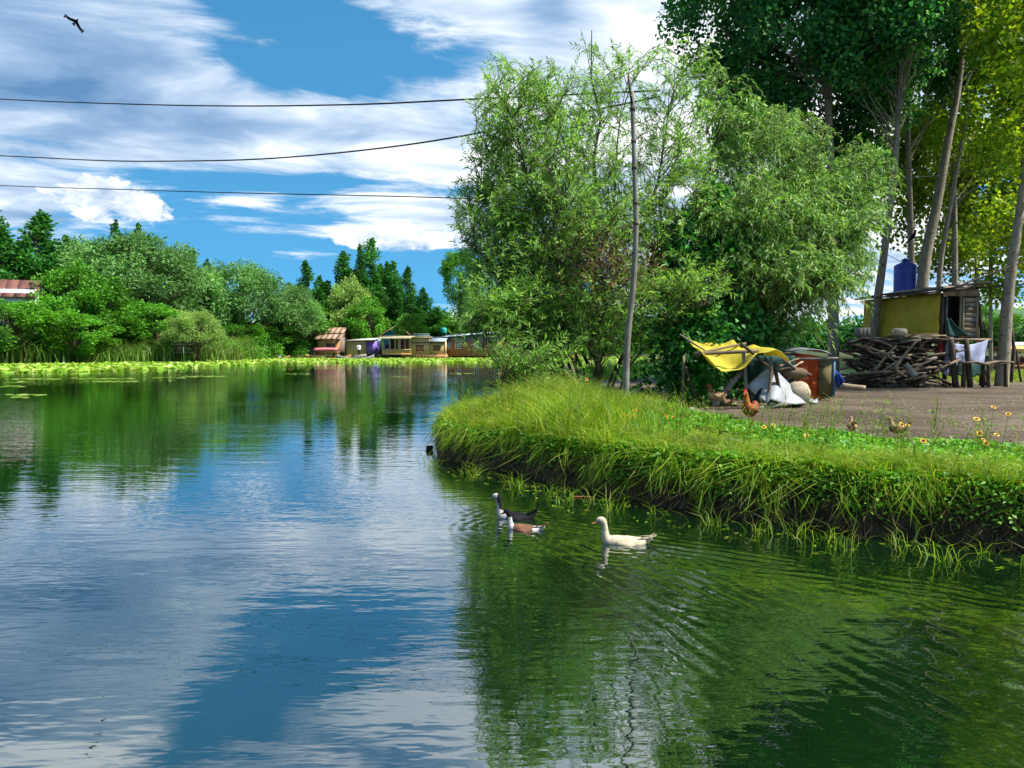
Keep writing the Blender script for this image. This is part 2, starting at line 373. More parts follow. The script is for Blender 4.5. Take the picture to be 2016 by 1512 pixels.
BPLAS = pmat('blue_tank_plastic', (.045, .08, .42), (.03, .05, .28), .4, 2, bump=.1)
BLACK = pmat('black_and_painted_shade', (.012, .012, .012), None, .9, 3)  # black of shoes, eyes and hinges; also painted shade inside openings
STONE = pmat('stone', (.33, .30, .25), (.2, .18, .15), .85, 6, bump=.5)
CABLE = pmat('cable_rubber', (.018, .018, .02), None, .6, 3, bump=0)
TAN = pmat('tan_board', (.60, .37, .17), (.50, .30, .12), .7, 1.2, (6, 6, .25), .2, 12)
TANL = pmat('light_tan_board', (.66, .46, .22), (.57, .38, .17), .7, 1.2, (6, 6, .25), .2, 12)
BROWNB = pmat('brown_board', (.38, .18, .09), (.30, .14, .07), .75, 1.2, (6, 6, .25), .2, 12)
ORNB = pmat('orange_brown_board', (.54, .29, .11), (.44, .22, .08), .75, 1.2, (6, 6, .25), .2, 12)
GREYB = pmat('grey_board', (.24, .17, .13), (.16, .12, .09), .8, 1.2, (6, 6, .25), .2, 12)
RUST = pmat('rusty_roof_sheet', (.42, .28, .19), (.28, .17, .12), .7, .9, (1, 1, 1), .2, 8)
ROOFB = pmat('blue_grey_roof_sheet', (.38, .46, .52), (.28, .35, .42), .45, .9, (1, 1, 1), .15, 8)
ROOFL = pmat('light_roof_sheet', (.55, .53, .48), (.36, .34, .30), .6, .9)
REDROOF = pmat('red_roof_sheet', (.20, .085, .065), (.14, .06, .045), .6, .8)
PURP = pmat('purple_paint', (.25, .14, .62), (.20, .11, .50), .6, 1.5)
TEAL = pmat('teal_paint', (.02, .42, .33), (.015, .33, .26), .6, 1.5)
LBLUE = pmat('pale_blue_paint', (.42, .55, .60), (.32, .43, .48), .6, 1.5)
CREAM = pmat('cream_paint', (.62, .52, .36), (.50, .40, .26), .7, 1.5)
WHITE = pmat('white_paint', (.72, .74, .74), (.6, .62, .62), .6, 2)
PINK = pmat('pink_canopy', (.62, .18, .20), (.50, .12, .14), .7, 1.5)
CURT = pmat('maroon_curtain', (.16, .035, .03), (.09, .02, .02), .8, 2, (5, 5, .3))
CURTW = pmat('pale_curtain', (.55, .47, .36), (.40, .32, .22), .8, 2, (5, 5, .3))
BOATW = pmat('boat_wood', (.36, .20, .07), (.25, .13, .05), .6, 1.5, (1, 1, 1), .2, 12)
BOATG = pmat('grey_boat_wood', (.30, .31, .30), (.2, .2, .19), .7, 1.5)
HULL = pmat('hull_board', (.42, .24, .10), (.30, .17, .07), .75, 1.2, (.4, 2, 6), .2, 12)
SKIN = pmat('skin', (.33, .19, .12), None, .6, 5, bump=0)
def glassm():
    m_, t, out = base_mat('window_glass'); b = t.n('BsdfPrincipled'); b.inputs['Base Color'].default_value = (.02, .025, .03, 1)
    b.inputs['Roughness'].default_value = .12; b.inputs['Specular IOR Level'].default_value = .6; t.put(out.inputs[0], b.outputs[0]); return m_
GLASS = glassm()

# ------------------------------------------------------------------ lake
def water_mat():
    m_, t, out = base_mat('lake_water'); co = t.n('TexCoord').outputs['Object']
    h1 = t.noise(t.vm('MULTIPLY', co, (.55, 2.1, 1)), 1.15, 3, .5, .3)
    h2 = t.noise(t.vm('MULTIPLY', co, (.8, 2.4, 1)), 4.2, 2, .5, .2)
    calm = t.sstep(t.noise(t.vm('MULTIPLY', co, (.6, 1, 1)), .16, 2), .36, .62)
    h = t.m('ADD', t.m('MULTIPLY', h1, .0075), t.m('MULTIPLY', t.m('MULTIPLY', h2, .0042), t.m('ADD', .45, calm)))
    bn = t.n('Bump'); bn.inputs['Strength'].default_value = 1.; bn.inputs['Distance'].default_value = .62; t.put(bn.inputs['Height'], h)
    body = t.ramp(t.noise(co, .7, 4, .6), [(.35, (.0012, .007, .0015)), (.7, (.004, .018, .0035))])
    b = t.n('BsdfDiffuse'); t.put(b.inputs[0], body)
    g = t.n('BsdfGlossy'); g.inputs['Roughness'].default_value = .015; g.inputs[0].default_value = (.86, .93, 1., 1); t.put(g.inputs['Normal'], bn.outputs[0])
    fr = t.n('Fresnel'); fr.inputs['IOR'].default_value = 2.0; t.put(fr.inputs['Normal'], bn.outputs[0])
    mx = t.n('MixShader'); t.put(mx.inputs[0], t.m('ADD', t.m('MULTIPLY', fr.outputs[0], .92), .20, clamp=True)); t.put(mx.inputs[1], b.outputs[0]); t.put(mx.inputs[2], g.outputs[0])
    t.put(out.inputs[0], mx.outputs[0]); return m_
M_WATER = water_mat()
DUCKS = [(G(1018, 1022), .55), (G(1022, 1040), .5), (G(1228, 1070), .6)]
X0, X1, Y0, Y1 = -3.5, 7.5, 1.2, 10.5
nx, ny = 420, 370
gx, gy = np.meshgrid(np.linspace(X0, X1, nx), np.linspace(Y0, Y1, ny))
hz_ = np.zeros_like(gx)
back = np.array((.62, -.78)); perp = np.array((.78, .62))       # the ducks swam from the lower right
for k, ((dp, amp)) in enumerate(DUCKS):
    rx, ry = gx - dp.x, gy - dp.y
    s_ = rx * back[0] + ry * back[1]; p_ = rx * perp[0] + ry * perp[1]
    for sg in (-1, 1):
        arm = p_ * sg - s_ * .36
        env = np.exp(-(arm / (.16 + .07 * np.maximum(s_, 0))) ** 2) * sst(s_, -.05, .25) * np.exp(-np.maximum(s_, 0) / 2.6)
        hz_ += amp * .0066 * env * np.cos(arm * 2 * math.pi / .15 + k + 7 * fbm(gx * 2.1, gy * 2.1, 2, 14 + k))
    rr = np.hypot(rx, ry)
    hz_ += amp * .0032 * np.cos(rr * 2 * math.pi / .12) * np.exp(-(rr - .3) ** 2 / .18)
mod = sst(fbm(gx * .9 + 4, gy * .9, 3, 5), .42, .70) * sst(gx + .35 * gy, 2.3, 4.0)
dirw = gx * .86 + gy * .5
hz_ += .0024 * mod * np.cos(2 * math.pi * dirw / .14 + 14 * fbm(gx * 1.6, gy * 1.6, 3, 9)) + .0020 * mod * np.cos(2 * math.pi * (gx * .78 + gy * .62) / .10 + 15 * fbm(gx * 2.1, gy * 2.1, 3, 12)) + .008 * sst(gx + .35 * gy, 2.0, 4.) * (fbm(gx * 7 + gy * 3, gy * 4.5 - gx * 1.5, 3, 17) - .5)
edge = sst(gx, X0, X0 + 1) * sst(-gx, -X1, -X1 + 1) * sst(gy, Y0, Y0 + .8) * sst(-gy, -Y1, -Y1 + 1)
hz_ *= edge
wm = MB(); i = (np.arange(ny - 1)[:, None] * nx + np.arange(nx - 1)[None]).ravel()
wm.add(np.stack([gx, gy, hz_], -1).reshape(-1, 3), np.stack([i, i + 1, i + nx + 1, i + nx], -1))
FAR = 2500.
for a, b, c, d in ((-FAR, -60, FAR, Y0), (-FAR, Y1, FAR, FAR), (-FAR, Y0, X0, Y1), (X1, Y0, FAR, Y1)):
    wm.add([(a, b, 0), (c, b, 0), (c, d, 0), (a, d, 0)], [(0, 1, 2, 3)])
lake = tag(wm.build('lake_water', M_WATER, smooth=True), 'still green lake mirroring clouds and trees', None, None, 'structure')

# ------------------------------------------------------------------ island bank (right)
ISL = np.array([(-1.05, 12.2), (-.1, 10.75), (.6, 9.9), (1.35, 8.95), (2.5, 7.85), (3.5, 7.1), (4.4, 6.6), (6, 5.9), (9, 5.2), (14, 4.7), (44, 4),
                (44, 40), (22, 39), (12, 36), (6, 33), (2.6, 29), (1.2, 25), (.2, 21), (-.7, 17), (-1.3, 14)], float)
def poly_sd(x, y, poly):
    """signed distance, positive inside"""
    x = np.asarray(x, float); y = np.asarray(y, float); d = np.full(x.shape, 1e9); ins = np.zeros(x.shape, bool)
    for (ax_, ay_), (bx_, by_) in zip(poly, np.roll(poly, -1, 0)):
        ex, ey = bx_ - ax_, by_ - ay_; t = np.clip(((x - ax_) * ex + (y - ay_) * ey) / (ex * ex + ey * ey), 0, 1)
        d = np.minimum(d, np.hypot(x - ax_ - t * ex, y - ay_ - t * ey))
        cnd = (ay_ > y) != (by_ > y); ins ^= cnd & (x < (bx_ - ax_) * (y - ay_) / ((by_ - ay_) if by_ != ay_ else 1e-9) + ax_)
    return np.where(ins, d, -d)
def isl_d(x, y): return poly_sd(x, y, ISL) + .50 * (fbm(np.asarray(x) * 1.5, np.asarray(y) * 1.5, 3, 2) - .5)
def dirt_mask(x, y):
    """1 on the bare trodden yard, 0 on the green bank"""
    bx = np.array([-9, 3.3, 3.6, 3.9, 4.9, 6.65, 9, 44.]); by = np.array([60, 17.0, 14.2, 11.5, 10.2, 9.2, 8.6, 8.])
    yb = np.interp(x, bx, by) + .9 * (fbm(np.asarray(x) * .9, np.asarray(y) * .9, 3, 21) - .5)
    return sst(np.asarray(y) - yb, -.25, .25) * sst(np.asarray(x), 2.9, 3.7)
def gz(x, y):
    d = isl_d(x, y); x = np.asarray(x, float); y = np.asarray(y, float)
    z = -.75 + 1.25 * sst(d, -.22, .2) + .05 * (fbm(x * .7, y * .7, 3, 4) - .5) * sst(d, 0, .6)
    z = z + .24 * np.exp(-((x - .9) / 1.5) ** 2 - ((y - 13.2) / 2.4) ** 2) * sst(d, 0, .8)
    return z
def ground_mat():
    m_, t, out = base_mat('yard_dirt'); co = t.n('TexCoord').outputs['Object']
    f = t.noise(t.vm('MULTIPLY', co, (.5, 1., 1)), .55, 6, .6, .4)
    col = t.ramp(f, [(.32, (.055, .040, .028)), (.5, (.095, .072, .052)), (.7, (.165, .13, .096))])
    g = t.noise(co, 9, 5, .65); col = t.mix(t.m('MULTIPLY', t.sstep(g, .5, .7), .5), col, (.055, .042, .03))
    at = t.n('Attribute', attribute_name='green'); k = t.noise(co, 5, 3)
    col = t.mix(at.outputs['Fac'], col, t.ramp(k, [(.3, (.020, .030, .010)), (.7, (.035, .06, .012))]))
    sp_ = t.n('SeparateXYZ'); t.put(sp_.inputs[0], co); col = t.mix(t.sstep(sp_.outputs[2], .40, .18), col, t.ramp(t.noise(co, 7, 4), [(.3, (.02, .014, .009)), (.7, (.055, .038, .022))]))
    b = t.n('BsdfPrincipled'); t.put(b.inputs['Base Color'], col); b.inputs['Roughness'].default_value = .88; b.inputs['Specular IOR Level'].default_value = .2
    bn = t.n('Bump'); bn.inputs['Strength'].default_value = .6; bn.inputs['Distance'].default_value = .05
    t.put(bn.inputs['Height'], t.m('ADD', t.noise(co, 14, 6, .7), t.noise(co, 2.5, 3))); t.put(b.inputs['Normal'], bn.outputs[0]); t.put(out.inputs[0], b.outputs[0]); return m_
M_DIRT = ground_mat()
xs = np.concatenate([np.arange(-2.6, 9, .08), np.arange(9, 46, .6)]); ys = np.concatenate([np.arange(3.4, 16, .08), np.arange(16, 43, .5)])
ix, iy = np.meshgrid(xs, ys); iz = gz(ix, iy)
im = MB(); nx2, ny2 = len(xs), len(ys); i = (np.arange(ny2 - 1)[:, None] * nx2 + np.arange(nx2 - 1)[None]).ravel()
im.add(np.stack([ix, iy, iz], -1).reshape(-1, 3), np.stack([i, i + 1, i + nx2 + 1, i + nx2], -1))
isl = tag(im.build('island_ground', M_DIRT, smooth=True), 'trodden brown dirt yard and bank of the island', None, None, 'structure')
at = isl.data.attributes.new('green', 'FLOAT', 'POINT'); at.data.foreach_set('value', (1 - dirt_mask(ix, iy)).astype(np.float32).ravel())

# ------------------------------------------------------------------ far banks
def strip_bank(name, front, backy, h, mat, label, seed):
    """land sheet behind a shoreline given left to right"""
    f = crom([(a, b, 0) for a, b in front], 8); k = len(f); rows = []
    for off, z in ((-.6, -.5), (0, .05), (1.2, h), (12, h + .25), (60, h + .5)):
        rows.append(np.stack([f[:, 0], f[:, 1] + off, np.full(k, z) + (.12 * vnoise(f[:, 0] * .5, f[:, 1] + off, seed) if z > 0 else 0)], 1))
    rows.append(np.stack([f[:, 0] * 1.6, np.full(k, backy), np.full(k, h + 1.)], 1))
    g = np.array(rows); b = MB(); r, c = g.shape[:2]; i = (np.arange(r - 1)[:, None] * c + np.arange(c - 1)[None]).ravel()
    b.add(g.reshape(-1, 3), np.stack([i, i + 1, i + c + 1, i + c], -1))
    return tag(b.build(name, mat, smooth=True), label, None, None, 'structure')
M_BANK = pmat('grassy_earth', (.035, .075, .015), (.05, .045, .02), .9, .5, bump=.3, bscale=4)
FSH = [(-140, 60), (-90, 66), (-60, 72), (-46, 79), (-37, 88), (-36.5, 100), (-35.5, 112), (-31, 117), (-20, 118), (-5, 119), (10, 122), (24, 124), (40, 112), (55, 92), (70, 82), (100, 78), (200, 80), (320, 90)]
strip_bank('far_bank', FSH, 900, .45, M_BANK, 'green far bank behind the lily pads', 3)
# wooded hills
def hill(name, pts, depth, mat, label, seed):
    b = MB(); n_ = 60; xs_ = np.linspace(pts[0][0], pts[-1][0], n_); top = np.interp(xs_, [p[0] for p in pts], [p[1] for p in pts])
    rows = []
    for t in np.linspace(0, 1, 14):
        prof = math.sin(t * math.pi / 2) ** .8
        rows.append(np.stack([xs_, np.full(n_, depth + t * depth * .4), top * prof * (1 + .25 * (fbm(xs_ * .03, np.full(n_, t * 7), 4, seed) - .5)) - .2], 1))
    g = np.array(rows); r, c = g.shape[:2]; i = (np.arange(r - 1)[:, None] * c + np.arange(c - 1)[None]).ravel()
    b.add(g.reshape(-1, 3), np.stack([i, i + 1, i + c + 1, i + c], -1)); return tag(b.build(name, mat, smooth=True), label, None, None, 'structure')
L_PALE = leafmat('pale_bush_leaf', [(.17, .32, .07), (.26, .42, .10), (.36, .50, .16)], .4, clump=.3)
M_HILL = pmat('wooded_hill', (.07, .15, .05), (.035, .09, .035), .95, .06, bump=1., bscale=.25)
hill('hill', [(120, 4), (230, 16), (320, 27), (430, 34), (700, 30)], 380, M_HILL, 'wooded hill beyond the lake at the right', 8)
hill('hill', [(-700, 14), (-420, 26), (-200, 22), (0, 18), (150, 15)], 520, M_HILL, 'low wooded rise behind the far bank', 15)
# ------------------------------------------------------------------ trees: generators
def clump_crown(rng, wood, leaf, trunk, cents, crad, nleaf, L, Wd, up=.35, droop=0., limb_r=.05, limb_lo=.25, shell=.5, flat=.35, fold=.22, limbs=1.):
    """limbs run from the trunk line to every clump centre, leaves fill the clumps"""
    tp = np.array([tuple(p) for p in trunk])
    for c, r in zip(cents, crad):
        if limbs and rng.rand() < limbs:
            h = tp[0][2] + (c[2] - tp[0][2]) * rng.uniform(limb_lo, .8); h = min(h, tp[-1][2])
            a = np.array([np.interp(h, tp[:, 2], tp[:, k]) for k in range(3)])
            mid = (a + c) / 2 + np.array((0, 0, -.12 * np.linalg.norm((c - a)[:2])))
            ln = np.linalg.norm(c - a); k = limb_r * min(1., ln / 4)
            wood.tube([a, mid, c], [k, k * .65, k * .25], 4, False)
        n = max(3, int(nleaf * rng.uniform(.75, 1.25)))
        v = nrm(rng.normal(size=(n, 3))); rad = rng.uniform(0, 1, n) ** shell
        p = c + v * rad[:, None] * np.array(r)
        d = v * .8 + rng.normal(size=(n, 3)) * .6 + np.array((0, 0, up - droop))
        leaf.leaves(p, d, L * rng.uniform(.7, 1.25, n), Wd * rng.uniform(.7, 1.25, n), rng, flat, fold)
def trunk_line(p0, p1, bow, n=7, rng=None):
    t = np.linspace(0, 1, n)[:, None]; p0, p1 = np.array(p0), np.array(p1)
    g = p0 + (p1 - p0) * t + np.array(bow) * np.sin(t * math.pi)
    if rng is not None: g[1:-1] += rng.normal(size=(n - 2, 3)) * .015 * np.linalg.norm(p1 - p0) * np.array((1, 1, .1))
    return g

# ---- far tree prototypes (shared meshes)
def far_proto(kind, seed):
    rng = np.random.RandomState(seed); wd, lf = MB(), MB()
    if kind == 'poplar':
        H, Wr = 16., 2.4; tr = trunk_line((0, 0, -.3), (.2, 0, H * .93), (.25, 0, 0), 7, rng); cs, rs = [], []
        sp_ = [(0, 0, 1., 1.)] + [(Wr * .62 * math.cos(q + seed), Wr * .62 * math.sin(q + seed), rng.uniform(.62, .9), rng.uniform(.5, .75)) for q in np.arange(5) * 1.257]
        for sx_, sy_, hh, ww in sp_:
            for z in np.arange(1.2, H * hh - .7, .52):
                t = z / (H * hh); w_ = 1.35 * ww * (1.08 - t) ** .6 * rng.uniform(.15, 1.05); a = rng.uniform(0, 6.283)
                cs.append(np.array((sx_ * (.5 + .6 * t) + math.cos(a) * w_, sy_ * (.5 + .6 * t) + math.sin(a) * w_, z))); k_ = .45 + .55 * min(1, (1 - t) * 2.2); rs.append((.85 * k_, .85 * k_, 1.0))
            cs.append(np.array((sx_ * 1.1, sy_ * 1.1, H * hh - .2))); rs.append((.16, .16, .75))
        clump_crown(rng, wd, lf, tr, cs, rs, 130, .30, .19, .9, limb_r=.035)
        wd.tube(tr, np.linspace(.26, .04, 7), 6)
    elif kind == 'willow':
        H, Wr = 12., 4.6; tr = trunk_line((0, 0, -.3), (.3, .2, H * .6), (.3, .1, 0), 6, rng); cs, rs = [], []
        for i in range(70):
            v = nrm(rng.normal(size=3)); v[2] = abs(v[2]) * 1.15 - .30; r = rng.uniform(.55, 1.) ** .6
            c = np.array((0, 0, H * .50)) + v * r * np.array((Wr, Wr, H * .50)); c[:2] *= 1 + .25 * (rng.rand() - .5)
            c[2] = max(c[2], 1.4); cs.append(c); rs.append((1.15, 1.15, 1.0))
        clump_crown(rng, wd, lf, tr, cs, rs, 190, .46, .12, .1, .25, limb_r=.09)
        wd.tube(tr, np.linspace(.4, .12, 6), 6)
    else:
        H, Wr = 9., 3.2; tr = trunk_line((0, 0, -.3), (.1, .1, H * .75), (.2, .2, 0), 6, rng); cs, rs = [], []
        for i in range(66):
            v = nrm(rng.normal(size=3)); r = rng.uniform(.5, 1.) ** .6
            c = np.array((0, 0, H * .52)) + v * r * np.array((Wr, Wr, H * .46)); c[2] = max(c[2], .9); cs.append(c); rs.append((.62, .62, .95) if i % 2 else (.9, .9, .7))
        clump_crown(rng, wd, lf, tr, cs, rs, 150, .29, .19, .55, limb_r=.05)
        wd.tube(tr, np.linspace(.28, .06, 6), 6)
    tm = wd.mesh('trunk', True); tm.materials.append(B_DARK); cm = lf.mesh('crown')
    cm.materials.append({'poplar': L_FPOP, 'willow': L_FWIL, 'broad': L_FBRD}[kind]); co = np.empty(len(cm.vertices) * 3, np.float32); cm.vertices.foreach_get('co', co); co = co.reshape(-1, 3)
    return tm, cm, float(np.percentile(co[:, 2], 99.8)), float(np.percentile(co[:, 0], 99) - np.percentile(co[:, 0], 1))
PROTO = {(k, s): far_proto(k, s * 13 + 5) for k in ('poplar', 'willow', 'broad') for s in (0, 1, 2)}
def far_tree(kind, v, x, D, top, wpx, label, base=.35, mat=None, group='trees on the far bank'):
    tm, cm, H, Wt = PROTO[(kind, v)]; p = P(x, top, D); hgt = p.z - base; sc = hgt / H; sx = wpx * (1.3 if kind == 'poplar' else 1.12) * D / FPX / Wt
    t = thing({'poplar': 'poplar_tree', 'willow': 'willow_tree', 'broad': 'leafy_tree'}[kind], label, 'tree', (p.x, D, base), random.Random(int(x * 7 + D)).uniform(0, 6.28), group)
    t.scale = (sx, sx, sc); share('trunk', tm, t); cr = share('crown', cm, t)
    if mat: cr.material_slots[0].link = 'OBJECT'; cr.material_slots[0].material = mat
    return t
for a in [
    ('poplar', 0, -12, 92, 412, 95, 'poplar cut by the left edge of the photo'),
    ('poplar', 1, 82, 97, 424, 135, 'tall full poplar nearest the left edge, above the red roof'),
    ('poplar', 2, 130, 104, 470, 90, 'poplar close behind the tall full poplar at the left'),
    ('poplar', 2, 228, 118, 440, 48, 'left one of two poplar tips peeking above the pale willows'),
    ('poplar', 0, 272, 118, 445, 46, 'right one of two poplar tips peeking above the pale willows'),
    ('willow', 0, 262, 97, 458, 215, 'largest pale willow in the middle of the left bank'),
    ('willow', 1, 178, 99, 472, 150, 'pale willow between the left poplar and the largest willow'),
    ('willow', 2, 340, 103, 482, 150, 'pale willow right of the largest willow on the left bank'),
    ('poplar', 1, 380, 126, 494, 44, 'small poplar tip behind the right shoulder of the pale willows'),
    ('poplar', 2, 408, 130, 515, 40, 'lower poplar tip just left of the round dark willow'),
    ('willow', 1, 468, 112, 517, 165, 'round dark-bottomed willow at the bend of the bank'),
    ('willow', 2, 405, 108, 545, 110, 'willow filling the gap left of the round dark willow'),
    ('broad', 0, 138, 85, 515, 130, 'yellow-green leafy tree right of the red-roofed house'),
    ('broad', 1, 30, 77, 592, 130, 'low dark leafy tree below the red-roofed house'),
    ('broad', 2, 205, 86, 545, 140, 'leafy tree with dark hollows under the largest willow'),
    ('broad', 0, 150, 80, 610, 120, 'low leafy shrub behind the reeds on the left bank'),
    ('broad', 1, 300, 88, 600, 130, 'olive shrub with pale leaf tips beside the round pale bush'),
    ('willow', 1, 384, 85, 612, 96, 'round pale bush hanging over the lily pads', .35, L_PALE),
    ('broad', 2, 455, 108, 620, 110, 'dark shrub at the foot of the round willow'),
    ('willow', 0, 575, 119, 560, 100, 'pale willow left of the brown cabin'),
    ('poplar', 1, 601, 136, 518, 58, 'single pointed poplar left of the brown cabin'),
    ('broad', 1, 604, 123, 600, 88, 'bright green tree right beside the brown cabin'),
    ('broad', 2, 540, 117, 625, 80, 'dark shrub behind the small rowing boat'),
    ('poplar', 0, 642, 138, 575, 34, 'thin dark poplar behind the brown cabin'),
    ('poplar', 2, 676, 140, 500, 74, 'dark poplar at the left of the tall poplar group'),
    ('poplar', 1, 708, 143, 486, 40, 'slim poplar second from left in the tall group'),
    ('poplar', 0, 733, 147, 474, 68, 'tallest poplar in the middle of the far bank'),
    ('poplar', 2, 762, 147, 520, 50, 'poplar right of the tallest one'),
    ('poplar', 1, 803, 140, 529, 52, 'poplar at the right end of the tall group'),
    ('poplar', 0, 778, 137, 550, 44, 'small poplar before the right end of the tall group'),
    ('broad', 0, 694, 129, 545, 74, 'yellow-green tree above the tan shed', .35, L_PALE),
    ('broad', 2, 726, 126, 585, 80, 'leafy tree above the purple wall'),
    ('broad', 1, 665, 131, 585, 60, 'leafy tree rising behind the roof of the brown cabin'),
    ('broad', 1, 808, 120.5, 618, 56, 'low leafy tree right of the teal gable'),
    ('poplar', 2, 838, 131, 580, 60, 'dark dense poplar above the carved houseboat'),
    ('broad', 0, 870, 131, 618, 56, 'low bright tree above the blue-grey roof'),
    ('broad', 2, 925, 129, 598, 74, 'bright tree behind the blue-grey roof, left of the big willow'),
    ('broad', 1, 985, 129, 590, 90, 'leafy tree seen through the left fringe of the big willow'),
    ('broad', 0, 1055, 131, 580, 100, 'leafy tree behind the stems of the big willow'),
    ('broad', 2, 1130, 131, 585, 100, 'leafy tree hidden behind the trunk of the big willow'),
    ('broad', 1, 1215, 131, 600, 100, 'leafy tree behind the leaning pole on the far bank'),
    ('broad', 0, 1990, 92, 612, 70, 'far leafy tree at the right edge beyond the boats'),
    ('broad', 2, 1935, 95, 600, 80, 'far leafy tree between the trunks at the right'),
]: far_tree(*a)
# poplar on a bare stem beside the big willow
t = far_tree('broad', 1, 905, 118, 498, 66, 'poplar with a bare stem left of the big willow crown')
t.location.z += 6.3; t.scale.z *= .62; t.children[0].scale = (1, 1, 1)
b = MB(); tl = trunk_line((0, 0, -6.3 / t.scale.z), (.05, 0, 2.), (.15, 0, 0), 6); b.tube(tl, np.linspace(.2, .1, 6), 6); b.build('stem', B_DARK, t, True)
# the mass of wood behind
rng = np.random.RandomState(77); wl = MB()
for i in range(330):
    X = rng.uniform(-150, 75); Y = 152 + rng.uniform(0, 22) + max(0, -X - 60) * -.45; z0 = .8; hh = rng.uniform(5, 10.5) * (1 if X < -5 else .8); n = 240
    v = nrm(rng.normal(size=(n, 3))); p = np.array((X, Y, z0 + hh * .5)) + v * rng.uniform(.4, 1, n)[:, None] * np.array((2.6, 2.2, hh * .5))
    wl.leaves(p, v + rng.normal(size=(n, 3)) * .6, .8, .55, rng, .3)
tag(wl.build('distant_wood', L_FPOP), 'dark green wood behind the trees of the far bank', None, None, 'stuff')

# ------------------------------------------------------------------ near willows: shoots with narrow leaves
def in_poly(x, y, poly): return poly_sd(x, y, np.array(poly, float)) > 0
def to_px(Pt):
    c, s = math.cos(PITCH), math.sin(PITCH); dz_ = Pt[:, 2] - CAMZ
    w_ = Pt[:, 1] * c - dz_ * s; v = Pt[:, 1] * s + dz_ * c
    return 1008 + FPX * Pt[:, 0] / w_, 756 - FPX * v / w_
def shoots(wood, lfs, rng, base, dirs, ln, nl, L, Wd, droop, pick=None):
    """each shoot is a bent twig carrying alternate narrow leaves"""
    n = len(base); ln = np.broadcast_to(ln, (n,))[:, None]
    mid = base + dirs * ln * .55; tip = base + dirs * ln + np.array((0, 0, -1.)) * droop * ln
    wood.twigs(base, mid, .007, .0045); wood.twigs(mid, tip, .0045, .002)
    t = np.linspace(.06, 1., nl)[None, :, None]
    C = (1 - t) ** 2 * base[:, None] + 2 * t * (1 - t) * (mid[:, None] * 2 - (base + tip)[:, None] / 2 * 1.) * 1. + t ** 2 * tip[:, None]
    tang = nrm(np.gradient(C, axis=1)); sid = nrm(rng.normal(size=C.shape))
    D = nrm(tang * .75 + nrm(np.cross(tang, sid)) * .75 + np.array((0, 0, -1.)) * (.12 + droop * .8))
    L_ = (L * rng.uniform(.65, 1.15, C.shape[:2])).ravel()
    C, D = C.reshape(-1, 3), D.reshape(-1, 3); w_ = Wd * L_ / L
    if pick is None: lfs[0].leaves(C, D, L_, w_, rng, .45, .15)
    else:
        k = pick(C)
        for j, lf in enumerate(lfs):
            q = k == j
            if q.any(): lf.leaves(C[q], D[q], L_[q], w_[q], rng, .45, .15)
def make_willow(label, base, stems, nbr, per, L, Wd, outline, rng, droop, upness, leafm, brl=(1., 2.), ln=(.45, .95), nl=17, pick=None, front=15.6):
    t = thing('willow_tree', label, 'tree', base); wood, lf, lf2 = MB(), MB(), MB(); B = np.array(base); lines = []
    for (a, b_, bow, r) in stems:
        g = trunk_line(np.array(a) - B, np.array(b_) - B, bow, 10, rng); lines.append(g)
        wood.tube(g, np.linspace(r, r * .15, 10) * .8, 7)
    bs, ds = [], []
    for i in range(nbr):
        g = lines[rng.randint(len(lines))]; u = rng.uniform(.16, 1.); f = u * (len(g) - 1); k = min(int(f), len(g) - 2)
        p = g[k] + (g[k + 1] - g[k]) * (f - k); a = rng.uniform(0, 6.283)
        out = np.array((math.cos(a), math.sin(a) * .8, 0)); d = nrm(out + np.array((0, 0, upness * rng.uniform(.5, 1.3))))
        l = rng.uniform(*brl) * (1.1 - .45 * u); e = p + d * l + np.array((0, 0, -.18 * l * droop)); m2 = (p + e) / 2 + np.array((0, 0, .10 * l))
        ok = in_poly(*[q for q in to_px((e + B)[None])], outline)[0]
        if not ok: continue
        wood.tube([p, m2, e], [.013, .009, .004], 4, False)
        for s_ in np.sort(rng.uniform(.15, 1., per)):
            q = p * (1 - s_) ** 2 + 2 * s_ * (1 - s_) * m2 + e * s_ ** 2; bs.append(q); ds.append(nrm(d * .7 + rng.normal(size=3) * .55 + np.array((0, 0, upness * .35))))
    bs, ds = np.array(bs), np.array(ds); ls = rng.uniform(ln[0], ln[1], len(bs))
    tp = bs + ds * ls[:, None] + B; X, Y = to_px(tp); keep = in_poly(X, Y, outline) & (tp[:, 1] > front)
    bs, ds, ls = bs[keep], ds[keep], ls[keep]
    shoots(wood, [lf, lf2], rng, bs, ds, ls, nl, L, Wd, droop, (lambda C: pick(C + B)) if pick else None)
    wood.build('trunk', B_WIL, t, True); lf.build('crown', leafm, t)
    if lf2.n: tag(lf2.build('withered_leaves', L_DEAD, t), 'reddish withered leaves')
    return t, len(bs)
rng = np.random.RandomState(3)
OUT_A = [(945, 125), (970, 78), (1010, 125), (1060, 110), (1075, 90), (1100, 120), (1135, 60), (1165, 30), (1185, 90), (1230, 60), (1250, 95), (1290, 90), (1330, 60), (1370, 40), (1420, 90), (1440, 180), (1400, 260), (1430, 330), (1420, 480), (1460, 560), (1440, 640), (1370, 740),
         (1270, 760), (1180, 740), (1080, 770), (985, 830), (955, 790), (935, 745), (975, 690), (885, 660), (880, 600), (915, 560), (882, 505), (888, 430), (880, 355), (912, 330), (893, 270), (925, 250), (905, 190), (955, 175)]
bx, by = 1.92, 18.8; bz = float(gz(bx, by))
def tipA(px_x, px_y, D): return tuple(P(px_x, px_y, D))
